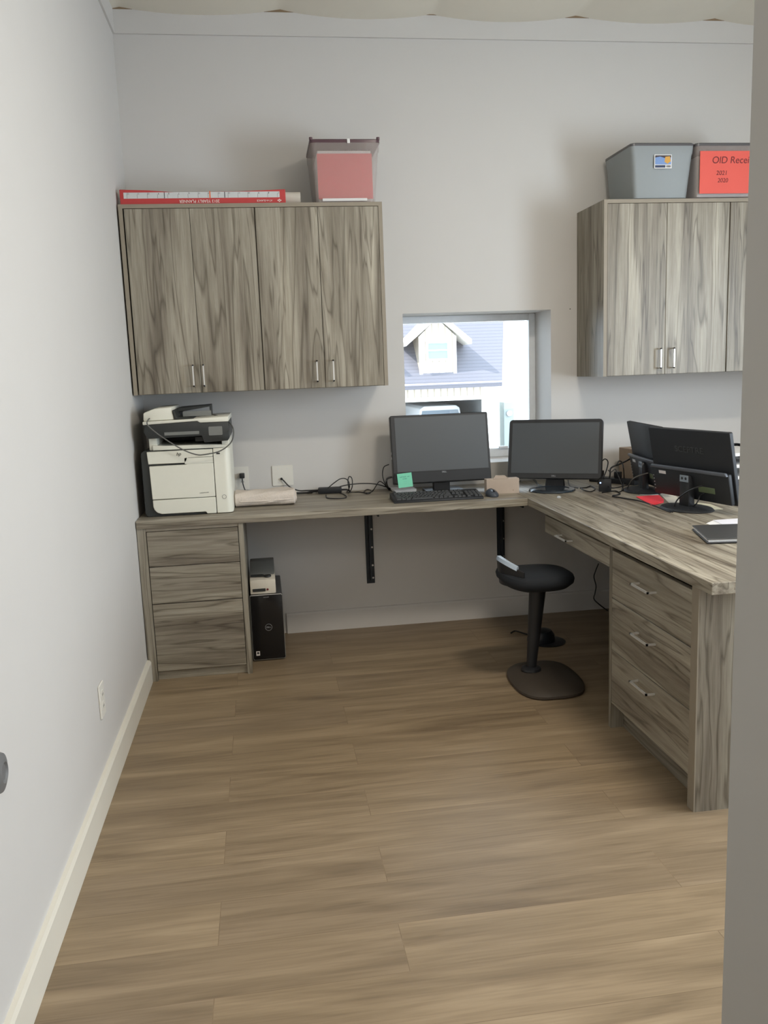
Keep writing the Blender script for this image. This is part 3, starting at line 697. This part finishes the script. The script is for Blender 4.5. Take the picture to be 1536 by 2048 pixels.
# second monitor on a round foot
m2 = thing('monitor', 'black monitor on a round foot in the corner, right of the window', 'monitor', (2.022, -.40, CT), -.50)
W, H = .475, .305; Mt = T(0, .045, .052) @ frame_of(0, 0, .24)
m = MB(); m.prism(rrect(-W / 2, W / 2, 0, H, .018), 'y', -.010, .02, .003, 1); m.prism(rrect(-.16, .16, .05, .25, .03), 'y', .02, .05, .006, 1); obj('housing', m, BLACK, m2, True, M=Mt)
obj('screen', MB().box(-W / 2 + .018, W / 2 - .018, -.0112, -.0095, .028, H - .018), SCREEN, m2, M=Mt)
text('logo', 'DELL', .010, SILVER, m2, Mt @ T(0, -.0108, .014) @ FRONT)
m = MB(); m.prism([(-.05, .008), (.05, .008), (.038, .11), (-.038, .11)], 'y', .072, .098, .004, 1); obj('stand_neck', m, BLACK, m2, True)
m = MB(); m.lathe([(.112, 0), (.116, .004), (.112, .010), (.085, .013), (.083, .010), (.06, .010), (.01, .010)], (0, -.01, 0), 48); obj('stand_foot', m, plain('glossy_black_foot', (46, 54, 62), .15), m2, True)

# the two monitors turned away
def away(loc, yaw, lab, base, neck_top, logo):
    r = thing('monitor', lab, 'monitor', (loc[0], loc[1], CT), yaw, 'monitors seen from behind')
    W, H = .49, .302
    Mt = T(0, .0, loc[2] - CT) @ Matrix.Rotation(.19, 4, 'X')
    m = MB(); m.prism(rrect(-W / 2, W / 2, 0, H, .006), 'y', 0, .018, .002, 1)
    m.prism([(-W / 2 + .01, .005), (W / 2 - .01, .005), (W / 2 - .01, .135), (-W / 2 + .01, .135)], 'y', -.022, 0, .006, 2)
    obj('housing', m, BLACKM, r, True, M=Mt)
    m = MB(); m.prism([(-W / 2 + .012, .128), (W / 2 - .012, .128), (W / 2 - .02, .142), (-W / 2 + .018, .142)], 'y', -.030, -.018, .003, 2)
    obj('rear_ridge', m, plain('grey_ridge_plastic', (86, 90, 98), .35), r, True, M=Mt)
    m = MB(); m.box(-W / 2 + .006, W / 2 - .006, .0178, .019, .01, H - .006); obj('screen', m, SCREEN, r, M=Mt)
    obj('rating_sticker', MB().box(-.185, -.14, -.0228, -.0222, .102, .116), PAPER, r, M=Mt)
    for k in range(5): obj('button', MB().cyl((-W / 2 + .022, -.024, .03 + .015 * k), .003, .003, 'y', n=10), SILVER, r, M=Mt)
    obj('port_bay', MB().box(.055, .15, -.0235, -.0215, .045, .07, .001, 1), plain('port_green_grey', (96, 108, 78), .6), r, M=Mt)
    if logo: text('logo', 'SCEPTRE', .036, DIMLET, r, Mt @ T(.0, -.0008, .215) @ FRONT, sx=1.25)
    m = MB(); m.prism([(-.030, .006), (.030, .006), (.028, .13), (.022, .145), (-.022, .145), (-.028, .13)], 'y', -.062, -.028, .005, 2)
    nk = obj('stand_neck', m, BLACK, r, True)
    for q in (-.011, .011): obj('neck_screw', MB().cyl((q, -.064, .133), .006, .004, 'y', n=16), BLACKM, nk)
    obj('neck_plate', MB().box(-.026, .026, -.0635, -.0615, .118, .146, .0008, 1), plain('silver_neck_plate', (130, 140, 150), .3), nk)
    m = MB(); m.lathe([(.125, 0), (.130, .003), (.122, .010), (.05, .016), (.01, .017)], (0, -.045, 0), 56, 1.0, .72); obj('stand_foot', m, BLACKM, r, True)
    return r
away((2.40, -1.13, .80), math.radians(-77), 'black monitor seen from behind with lettering on its back, nearest the doorway', None, None, True)
away((2.462, -.60, .79), math.radians(-97), 'black monitor seen from behind, partly hidden by the nearer rear facing one', None, None, False)

# ================================================================== clutter on the right worktop
def sheet(pts, lab, mat, name='paper_sheet', z=.0008, th=.0008, cat='paper', dz=0):
    P3 = [top(a, b, z) for a, b in pts]; c = sum(P3, Vector()) / len(P3)
    o = obj(name, MB().prism([(p.x - c.x, p.y - c.y) for p in P3], 'z', 0, th), mat); o.location = (c.x, c.y, CT + dz + .0003)
    return tag(o, lab, cat)
sheet([(1262, 984), (1276, 978), (1300, 981), (1318, 990), (1284, 990)], 'white sheet lying behind the red paper, under the farther rear facing monitor', PAPER)
sheet([(1318, 986), (1345, 984), (1358, 998), (1365, 1012), (1340, 1008)], 'off white sheet left of the nearest stand foot', plain('ivory_paper', (214, 206, 192), .8))
sheet([(1390, 1005), (1420, 1008), (1446, 1018), (1408, 1020), (1384, 1012)], 'cream sheet showing behind the nearest stand foot', plain('cream_paper', (208, 202, 176), .8))
sheet([(1272, 994), (1296, 992), (1318, 991), (1328, 1000), (1327, 1006), (1304, 1012), (1288, 1003)], 'bright red paper lying flat before the farther rear facing monitor', NEONRED, dz=.002)
sheet([(1284, 1001), (1300, 1000), (1318, 1006), (1303, 1012)], 'small second red slip on top of the red paper', NEONRED, dz=.004)
sheet([(1412, 1047), (1426, 1041), (1490, 1040), (1490, 1075), (1450, 1058)], 'white sheet under the corner of the dark folder', PAPER)
sheet([(1426, 1041), (1500, 1036), (1500, 1066), (1474, 1064), (1450, 1052)], 'white sheet topmost beside the dark folder', plain('cool_paper', (226, 224, 230), .8), dz=.0015)
fd = thing('folder', 'dark grey padfolio lying near the front end of the right worktop', 'folder', (2.205, -1.70, CT + .003), 0)
pc_ = [Vector((a[0] - 2.205, a[1] + 1.70)) for a in ((2.078, -1.817), (2.150, -1.575), (2.335, -1.605), (2.290, -1.850))]
obj('cover', MB().prism([tuple(v) for v in pc_], 'z', .013, .017, .001, 1), plain('dark_leatherette', (62, 62, 62), .45, noise=.1, bump=.1), fd)
obj('back_cover', MB().prism([tuple(v) for v in pc_], 'z', 0, .004, .001, 1), plain('dark_leatherette_back', (56, 56, 58), .5), fd)
obj('pages', MB().prism([tuple(v * .95) for v in pc_], 'z', .004, .013), PAPER, fd)
# power strip, hub and cable tangle left of the rear facing monitors
hub = thing('power_brick', 'black upright power brick with a blue light in the cable tangle', 'power adapter', tuple(top(1210, 982)), -.4)
obj('brick_body', MB().box(-.03, .03, -.03, .03, 0, .055, .004, 2), BLACKM, hub, True)
obj('indicator', MB().cyl((-.022, -.032, .045), .004, .003, 'y', n=12), emit('blue_indicator', (150, 190, 255), 1.5), hub)
ps = thing('power_strip', 'black power strip lying in the cable tangle by the corner', 'power strip', tuple(top(1228, 966)), -1.0)
obj('strip_body', MB().box(-.14, .14, -.027, .027, 0, .028, .005, 2), BLACKM, ps, True)
for k in range(4): obj('socket', MB().box(-.10 + .055 * k, -.072 + .055 * k, -.014, .014, .028, .0295, .0008, 1), BLACK, ps)
for k in (0, 2): obj('plug', MB().box(-.103 + .055 * k, -.069 + .055 * k, -.014, .014, .030, .062, .004, 2), BLACK, ps, True)
cable([top(1196, 968, .01), on(1199, 945, 1, -.42), on(1203, 925, 1, -.42), on(1210, 918, 1, -.42), on(1216, 924, 1, -.42), on(1213, 940, 1, -.42), on(1207, 955, 1, -.42), top(1203, 972, .01)], .003, 'black cable standing in a tall loop right of the corner monitor')
cable([top(1216, 972, .004), on(1220, 950, 1, -.4), on(1222, 936, 1, -.4), on(1240, 928, 1, -.38), on(1256, 920, 1, -.36), on(1266, 914, 1, -.34)], .004, 'thick black cable rising to the back of the farther rear facing monitor')
cable([on(1226, 934, 1, -.42), on(1234, 928, 1, -.42), on(1238, 922, 1, -.42), on(1244, 925, 1, -.42), on(1247, 938, 1, -.44), top(1248, 960, .02), top(1244, 980, .004)], .003, 'black cable bent in a narrow loop over the power strip')
cable([on(1216, 940, 1, -.46), on(1222, 944, 1, -.47), on(1230, 938, 1, -.47), on(1234, 946, 1, -.48), on(1240, 960, 1, -.5), top(1246, 978, .008), top(1238, 984, .004)], .0024, 'thin black cable sagging across the tangle')
cable([top(1194, 964, .02), on(1197, 948, 1, -.45), on(1202, 944, 1, -.45), top(1210, 960, .03), top(1222, 976, .03), top(1256, 970, .03)], .0026, 'thin black cable low beside the corner monitor')
cable(t_([(1160, 976), (1172, 975), (1182, 972), (1190, 978), (1182, 983), (1170, 981), (1163, 977)]), .0028, 'black cable coiled on the worktop right of the round foot')
cable(t_([(1204, 985), (1230, 982), (1240, 988), (1225, 992), (1245, 996), (1280, 1002), (1310, 1012), (1335, 1022), (1342, 1024)]), .0032, 'black cable trailing along the worktop to the nearest stand foot')
cable([top(1345, 1024, .004), top(1348, 1018, .004), on(1350, 1008, 0, 2.30), on(1357, 997, 0, 2.31), on(1372, 985, 0, 2.32), on(1392, 975, 0, 2.34), on(1404, 972, 0, 2.37)], .003, 'black cable plugged into the back of the nearest rear facing monitor')
cable([on(1408, 987, 0, 2.385), on(1400, 992, 0, 2.38), on(1396, 1002, 0, 2.37), on(1390, 1010, 0, 2.36), top(1382, 1014, .004)], .0028, 'short black cable hanging behind the nearest stand foot')
cable([on(1296, 946, 0, 2.37), on(1282, 950, 0, 2.35), on(1270, 955, 0, 2.33), on(1262, 962, 0, 2.32), top(1254, 978, .004)], .0028, 'grey cable from the farther rear facing monitor down to the strip', GREYCABLE)
for k, l in enumerate(([(1040, 962), (1052, 955), (1070, 960), (1078, 972), (1090, 974)], [(1062, 955), (1075, 968), (1084, 972)], [(1136, 960), (1140, 972), (1156, 976)])):
    cable(t_(l), .0025, ('pale cable crossing the worktop behind the tan box', 'pale cable stub behind the round foot', 'dark cable right behind the round foot')[k], GREYCABLE if k < 2 else CABLE)
cable(t_([(900, 968), (925, 966), (950, 962), (990, 960), (1015, 962)], .003), .003, 'dark cable lying behind the left monitor toward the corner')
m = MB(); m.lathe([(.010, 0), (.011, .004), (.006, .010), (.002, .011)], n=20); o = obj('clear_cap', m, clearplastic('clear_cap_plastic', (230, 235, 240), .5, .05), sm=True); o.location = top(1118, 996)
tag(o, 'tiny clear plastic cap on the worktop below the round foot', 'cap')
cbx = thing('cardboard_box', 'brown cardboard box on the worktop behind the cable tangle', 'box', (2.60, -.20, CT), .1)
obj('box_body', MB().box(-.09, .25, -.12, .1, 0, .17, .002, 1), CARD, cbx); obj('box_tape', MB().box(-.09, .25, -.03, .0, .170, .1708), TAN, cbx)
tr = thing('paper_trays', 'stack of dark letter trays holding papers at the far right of the worktop', 'letter tray', (2.88, -.62, CT), 0)
for k in range(4):
    z = .002 + k * .055
    m = MB(); m.box(-.14, .1, -.16, .16, z, z + .003); m.box(-.14, -.137, -.16, .16, z, z + .03); m.box(.097, .1, -.16, .16, z, z + .03); m.box(-.14, .1, .157, .16, z, z + .03)
    for sx in (-.135, .095):
        for sy in (-.155, .15): m.box(sx - .004, sx + .004, sy, sy + .008, z, z + .055 if k < 3 else z + .03)
    t0 = obj('tray', m, BLACKM, tr)
    obj('papers', MB().box(-.13, .09, -.17, .14, z + .0032, z + .018), PAPER, t0)
# ================================================================== on top of the cabinets
ZT = 1.3165 + .853
pl = thing('planner_box', 'long red yearly planner box with a calendar strip, lying upside down on the cabinet', 'box', (.39, -.32, ZT + .0005))
m = MB(); m.prism([(-.372, 0), (.372, 0), (.372, .062), (.15, .054), (-.12, .052), (-.25, .062), (-.372, .066)], 'y', -.03, .03, .002, 1); obj('box_body', m, RED, pl, True)
obj('calendar_strip', MB().box(-.355, .345, -.0312, -.0300, .026, .052), plain('calendar_white', (206, 208, 208), .5), pl)
m = MB()
for k, x in enumerate((-.175, .095)): m.box(x - .0015, x + .0015, -.0318, -.0312, .026, .052)
obj('divider', m, BLACK, pl)
obj('marker', MB().box(.026, .031, -.0319, -.0312, .024, .056), plain('orange_marker', (226, 110, 60), .6), pl)
m = MB()
for k in range(16): x = -.34 + k * .045; m.box(x - .0006, x + .0006, -.0316, -.0311, .027, .044)
obj('ruled_lines', m, GREYCABLE, pl)
UP = T(0, -.0306, .0125) @ Matrix.Rotation(PI, 4, 'Y') @ FRONT
text('lettering', '2013 YEARLY PLANNER', .019, LETTER, pl, T(-.02, 0, 0) @ UP, sx=.92)
text('maker_lettering', 'AT-A-GLANCE', .011, LETTER, pl, T(.275, 0, 0) @ UP)
m = MB()
for dx, dz in ((0, .004), (-.006, 0), (.006, 0), (0, -.004)): m.prism([(.343 + dx - .004, .0125 + dz), (.343 + dx, .0125 + dz + .003), (.343 + dx + .004, .0125 + dz), (.343 + dx, .0125 + dz - .003)], 'y', -.0308, -.0298)
obj('maker_emblem', m, LETTER, pl)
for k, s in enumerate(('12', '11', '10', '9', '8', '7', '6', '15', '14', '13', '12', '11', '10', '9', '8', '7')):
    text('date_numeral', s, .011, INKB, pl, T(-.335 + k * .045, -.0314, .047) @ Matrix.Rotation(PI, 4, 'Y') @ FRONT, depth=.0003)
rl = thing('paper_roll', 'long white paper roll lying behind the red planner box', 'paper roll', (.45, -.245, ZT + .035))
m = MB()
for rr, x0, x1 in ((.034, -.36, .385),):
    m.loft([[(x, rr * math.cos(a), rr * math.sin(a)) for a in [2 * PI * k / 32 for k in range(32)]] for x in (x0, x1)], cap=False)
    m.loft([[(x, .6 * rr * math.cos(a), .6 * rr * math.sin(a)) for a in [2 * PI * k / 32 for k in range(32)]] for x in (x0, x1)], cap=False)
obj('outer_sheet', m, plain('roll_paper', (214, 208, 196), .8), rl, True)
m = MB()
sp = [( .383, (.008 + .024 * k / 60) * math.cos(k * .35), (.008 + .024 * k / 60) * math.sin(k * .35)) for k in range(60)]
m.tube(sp, .0016, 6, 2); obj('rolled_edge', m, plain('roll_paper_edge', (196, 190, 178), .8), rl, True)
m = MB(); m.loft([[(x, .0345 * math.cos(a), .0345 * math.sin(a)) for a in [2 * PI * k / 32 for k in range(32)]] for x in (.18, .1825)], cap=False); obj('rubber_band', m, INK, rl)

def tub(xb0, xb1, xt0, xt1, yf_, yb, h, lab, mat, lid, red, lidstyle):
    cx = (xb0 + xb1) / 2; cy = (yf_ + yb) / 2
    r = thing('storage_tub', lab, 'storage tub', (cx, cy, ZT + .0005))
    def ring(f, z, inset=0):
        x0 = xb0 + (xt0 - xb0) * f - cx + inset; x1 = xb1 + (xt1 - xb1) * f - cx - inset; s = .012 * f
        return [(p[0], p[1], z) for p in rrect(x0, x1, yf_ - cy - s + inset, yb - cy + s - inset, .022, 5)]
    m = MB()
    rg = [ring(0, .0, .006), ring(0.03, .006), ring(.72, h * .78), ring(.86, h * .82), ring(.95, h * .95), ring(.95, h * .95, .003), ring(.86, h * .82, .003), ring(.72, h * .78, .003), ring(.03, .009, .004)]
    m.loft(rg); obj('tub_body', m, mat, r, True)
    m = MB()
    rr = [ring(1, h * .945), ring(1.0, h * .985), ring(.96, h, .004), ring(.9, h * .985, .02)]
    m.loft(rr); ld = obj('lid', m, lid, r, True)
    if lidstyle:
        for x in (xt0 - cx + .008, xt1 - cx - .008): obj('lid_corner', MB().cyl((x, yf_ - cy, h * .99), .008, .012, 'z', n=12), lid, ld, True)
        obj('lid_latch', MB().box(.015, .028, yf_ - cy - .018, yf_ - cy - .008, h * .93, h * 1.0, .001, 1), PAPER, ld)
    return r, cx, cy
# left tub with the red sheet
r, cx, cy = tub(.905, 1.185, .885, 1.215, -.325, -.05, .285, 'clear tub with a red sheet in front and mauve lid, on the left cabinet', CLEARW, LIDM, True, True)
def tubsheet(r, x0, x1, y, z0, z1, mat, name='red_sheet'):
    return obj(name, MB().box(x0, x1, y, y + .002, z0, z1), mat, r)
tubsheet(r, .918 - cx, 1.176 - cx, -.3165 - cy, .022, .225, REDPAPER)
obj('white_papers', MB().box(.922 - cx, 1.172 - cx, -.311 - cy, -.08 - cy, .01, .238), PAPER, r)
m = MB()
for k in range(22): m.box(.932 - cx + k * .011, .938 - cx + k * .011, -.30 - cy, -.29 - cy, .238, .246)
obj('spiral_binding', m, BLACK, r)
obj('folded_sheet', MB().box(.935 - cx, 1.145 - cx, -.334 - cy, -.331 - cy, .010, .022), PAPER, r)
# middle grey tub
r, cx, cy = tub(2.465, 2.742, 2.440, 2.772, -.345, -.04, .262, 'clear grey empty looking tub with a product sticker, on the right cabinet', CLEAR, LIDG, False, False)
obj('contents', MB().box(2.485 - cx, 2.722 - cx, -.32 - cy, -.06 - cy, .012, .19, .004, 1), plain('dim_contents', (128, 134, 134), .7, noise=.1, scale=15), r)
st = obj('product_sticker', MB().box(2.560 - cx, 2.650 - cx, -.3595 - cy, -.3585 - cy, .142, .206), PAPER, r)
obj('sticker_picture', MB().box(2.564 - cx, 2.646 - cx, -.3602 - cy, -.3596 - cy, .160, .2025), plain('sticker_blue', (120, 150, 200), .5), st)
obj('sticker_gold', MB().prism([(2.612 - cx, .172), (2.628 - cx, .163), (2.645 - cx, .175), (2.640 - cx, .198), (2.616 - cx, .196)], 'y', -.3607 - cy, -.3602 - cy), plain('sticker_gold', (214, 160, 70), .5), st)
obj('sticker_band', MB().prism([(2.564 - cx, .2025), (2.646 - cx, .2025), (2.646 - cx, .193), (2.612 - cx, .190), (2.59 - cx, .197), (2.564 - cx, .192)], 'y', -.3606 - cy, -.3602 - cy), plain('sticker_dark', (64, 54, 60), .5), st)
obj('sticker_text_bar', MB().box(2.564 - cx, 2.617 - cx, -.3602 - cy, -.3596 - cy, .1455, .157), plain('sticker_navy', (52, 62, 92), .5), st)
m = MB()
for k in range(8): m.box(2.622 - cx + k * .003, 2.6235 - cx + k * .003, -.3602 - cy, -.3596 - cy, .1465, .156)
obj('sticker_barcode', m, INKB, st)
# right tub with handwriting
r, cx, cy = tub(2.786, 3.088, 2.776, 3.112, -.345, -.04, .262, 'tub with a red handwritten sheet, rightmost on the right cabinet', CLEARW, LIDG, True, False)
rs_ = tubsheet(r, 2.797 - cx, 3.08 - cx, -.3610 - cy, .022, .222, plain('coral_sheet', (228, 96, 84), .7, noise=.04, scale=8))
obj('white_papers', MB().box(2.80 - cx, 3.075 - cx, -.330 - cy, -.07 - cy, .012, .205), PAPER, r)
for s, x, z, sz in (('OlD Receipts', 2.985, .178, .046), ('2021', 2.912, .118, .030), ('2020', 2.918, .083, .028)):
    text('handwriting', s, sz, INK, rs_, T(x - cx, -.3616 - cy, z) @ FRONT, depth=.0003, shear=.12)

# ================================================================== under the desk
pc = thing('computer_tower', 'black desktop computer tower standing on the floor beside the left drawer cabinet', 'computer', (.560, -.225, 0))
m = MB(); m.prism(rrect(-.078, .078, .008, .330, .006), 'y', -.185, .2, .002, 1); obj('tower_case', m, plain('tower_grey_metal', (70, 72, 74), .4, metal=.3), pc, True)
m = MB(); m.prism(rrect(-.080, .080, .008, .336, .010), 'y', -.208, -.186, .004, 2); obj('front_bezel', m, plain('gloss_black_bezel', (20, 20, 22), .18), pc, True)
m = MB(); ro = rrect(-.080, .080, .006, .336, .010); ri = rrect(-.077, .077, .010, .333, .008)
n = len(ro)
t = bmesh.new(); A = [t.verts.new((p[0], -.2085, p[1])) for p in ro]; Bv = [t.verts.new((p[0], -.2095, p[1])) for p in ri]; Cv = [t.verts.new((p[0], -.200, p[1])) for p in ro]
for i in range(n): j = (i + 1) % n; t.faces.new((A[i], A[j], Bv[j], Bv[i])); t.faces.new((A[i], Cv[i], Cv[j], A[j]))
m.merge(t); obj('silver_edge', m, plain('silver_edge', (150, 150, 148), .3, metal=.7), pc)
t = bmesh.new(); m = MB()
for k in range(30):
    a = 2 * PI * k / 30; b_ = 2 * PI * (k + 1) / 30
    m.prism([(.004 + .017 * math.cos(a), .17 + .017 * math.sin(a)), (.004 + .017 * math.cos(b_), .17 + .017 * math.sin(b_)), (.004 + .0155 * math.cos(b_), .17 + .0155 * math.sin(b_)), (.004 + .0155 * math.cos(a), .17 + .0155 * math.sin(a))], 'y', -.2095, -.2082)
t.free(); obj('emblem_ring', m, SILVER, pc)
text('emblem_lettering', 'DELL', .0105, SILVER, pc, T(.004, -.2088, .17) @ FRONT)
text('model_lettering', 'INSPIRON', .006, SILVER, pc, T(0, -.2088, .322) @ FRONT)
bd = obj('badge_sticker', MB().box(-.064, -.046, -.2094, -.2085, .030, .052), LETTER, pc); obj('badge_mark', MB().cyl((-.055, -.2100, .043), .006, .0006, 'y', n=16), INKB, bd)
for q in (-.07, .05): obj('foot', MB().box(q, q + .02, -.17, .18, 0, .008), BLACK, pc)
lp = thing('label_printer', 'small white label printer with a grey lid sitting on the computer tower', 'label printer', (.548, -.235, .3365))
m = MB(); m.prism([(-.19, 0), (.08, 0), (.08, .075), (.02, .082), (-.13, .078), (-.185, .070)], 'x', -.062, .062, .005, 2); obj('body', m, plain('beige_device', (214, 206, 190), .5), lp, True)
m = MB(); m.prism([(-.12, .080), (.08, .077), (.09, .12), (.0, .125)], 'x', -.060, .060, .004, 2); obj('lid', m, plain('dim_grey_lid', (112, 112, 108), .5), lp, True)
m = MB(); m.prism([(-.058, -.15), (.02, -.155), (-.058, .0)], 'z', .0795, .0825); obj('paper_flap', m, PRDARK, lp)
obj('front_slot', MB().box(-.05, .012, -.1925, -.185, .014, .028), PRDARK, lp)
obj('front_button', MB().cyl((.022, -.192, .022), .005, .006, 'y', n=16), INK, lp)
m = MB(); m.lathe([(.018, 0), (.017, .006), (.004, .008)], (.025, -.150, .078), 24); obj('top_knob', m, PRDARK, lp, True)

# cable hanging by the back wall on the right
cable([on(1197, 1127, 1, -.04), on(1190, 1145, 1, -.04), on(1188, 1155, 1, -.04), on(1192, 1172, 1, -.04), on(1190, 1186, 1, -.04), on(1188, 1198, 1, -.04), on(1200, 1210, 1, -.05), on(1216, 1222, 1, -.06)], .0035, 'black cable hanging down the back wall under the shallow drawer')

# ================================================================== stool
SEATM = plain('black_foam_fabric', (26, 30, 36), .85, noise=.15, scale=90, bump=.3)
so = thing('leaning_stool', 'black leaning stool with tapering column and flat rounded foot, under the corner', 'stool', (1.735, -.99, 0))
# foot: rounded plate, wide to the right
def foot_pt(a, s):
    # superellipse footprint, slightly skewed
    c, q = math.cos(a), math.sin(a); e = .62
    return (.030 + s * .155 * math.copysign(abs(c) ** e, c) + .01 * q, -.035 + s * .215 * math.copysign(abs(q) ** .8, q))
m = MB(); m.loft([[(*foot_pt(2 * PI * k / 48, s), z) for k in range(48)] for s, z in ((.94, 0), (1, .006), (1, .016), (.93, .026), (.75, .034), (.4, .040), (.05, .042))])
obj('foot', m, plain('foot_rubber', (66, 58, 50), .6, noise=.08), so, True)
m = MB(); m.lathe([(.034, 0), (.045, .004), (.043, .014), (.03, .02), (.02, .02)], (-.015, .02, .038), 36); obj('collar', m, BLACK, so, True)
m = MB(); rr = []
for k in range(9):
    f = k / 8; r_ = .021 + .017 * f; x = -.015 + .028 * f; y = .02 - .02 * f
    rr.append([(x + r_ * math.cos(a), y + r_ * math.sin(a), .04 + .40 * f) for a in [2 * PI * q / 32 for q in range(32)]])
m.loft(rr); obj('column', m, BLACK, so, True)
# seat: shallow saddle, raised lip on the left
m = MB(); rings_t = []
def seat_pt(a, s):
    c, q = math.cos(a), math.sin(a); x = .165 * s * math.copysign(abs(c) ** .8, c); y = .155 * s * math.copysign(abs(q) ** .75, q)
    return x, y
def lift(x): return .022 * max(0, (-x - .06) / .11) ** 1.5
rg = []
for s, z in ((.15, -.040), (.55, -.040), (.84, -.028), (.98, -.008), (1.0, .008), (.97, .022), (.88, .031), (.6, .033), (.3, .031), (.02, .030)):
    rg.append([(lambda x, y: (x, y, z + .466 + lift(x) * (1 if s > .3 else 1)))(*seat_pt(2 * PI * k / 56, s)) for k in range(56)])
m.loft(rg); se = obj('seat', m, SEATM, so, True); se.location = (-.002, 0, 0)
# raised back lip of the seat with its pale grip strip on the near half
def lipring(a, grow, z): return (.002 + (.150 + grow) * math.cos(a), (.125 + grow) * math.sin(a), z)
def rim(a): return .512 + .052 * max(0, math.cos((a - PI) * 1.35))
m = MB(); rings = []
for k in range(17):
    a = PI * .70 + PI * .62 * k / 16
    rings.append([lipring(a, -.010, .462), lipring(a, .004, rim(a)), lipring(a, .020, rim(a)), lipring(a, .010, .455)])
m.loft(rings); obj('back_lip', m, BLACK, so, True)
m = MB(); rings = []
for k in range(13):
    a = PI * .96 + PI * .30 * k / 12
    rings.append([lipring(a, .001, rim(a) + .0005), lipring(a, .003, rim(a) + .012), lipring(a, .018, rim(a) + .012), lipring(a, .023, rim(a) - .004), lipring(a, .0205, rim(a) - .004), lipring(a, .0205, rim(a) + .0005)])
m.loft(rings); obj('back_grip', m, plain('pale_grip', (176, 190, 206), .3), so, True)
m = MB(); m.tube([(.03, .03, .428), (.08, .06, .428), (.15, .07, .435)], .005); obj('height_lever', m, BLACK, so, True)
# dark device on the floor behind the stool
dv = thing('floor_device', 'small rounded dark device on the floor behind the stool column', 'device', tuple(on(1082, 1284, 2, 0)), .2)
m = MB(); m.lathe([(.062, 0), (.066, .01), (.062, .04), (.048, .062), (.02, .070), (.003, .071)], n=36, sx=1.1); obj('device_body', m, plain('navy_black_plastic', (24, 28, 34), .4), dv, True)
m = MB(); m.lathe([(.09, 0), (.092, .004), (.08, .008), (.02, .010)], (.03, -.01, 0), 36); obj('device_base', m, BLACK, dv, True)
cable([on(1022, 1266, 2, .004), on(1030, 1262, 2, .004), on(1045, 1266, 2, .004), on(1058, 1270, 2, .004)], .004, 'short dark cable end on the floor left of the stool column')

# ================================================================== left wall bits
r = thing('outlet', 'white electrical outlet low on the left wall near the baseboard', 'wall plate', (0, -1.655, .331))
obj('plate', MB().prism(rrect(-.036, .036, -.058, .058, .004), 'x', .0005, .0065, .0015, 1), SWITCH, r, True)
for dz in (-.02, .02):
    sk = obj('socket', MB().prism(rrect(-.016, .016, dz - .014, dz + .014, .006), 'x', .006, .008), SWITCH, r)
    for q in (-.006, .006): obj('slot', MB().box(.0078, .0086, q - .001, q + .001, dz - .004, dz + .004), BLACK, sk)
r = thing('door_stop', 'round grey rubber door bumper on the left wall at the picture edge', 'door stop', (0, -2.735, .597))
m = MB(); m.loft([[(z, rr * math.cos(a), rr * math.sin(a)) for a in [2 * PI * k / 40 for k in range(40)]] for rr, z in ((.044, .0005), (.045, .006), (.040, .018), (.022, .024), (.018, .020), (.003, .019))]); obj('bumper', m, plain('grey_rubber', (112, 112, 112), .5), r, True)
o = obj('wall_nail', MB().cyl((0, -.004, 0), .003, .0035, 'y', n=10), GREYCABLE); o.location = on(1140, 618, 1, -.001); tag(o, 'tiny nail mark on the back wall right of the window top', 'nail')
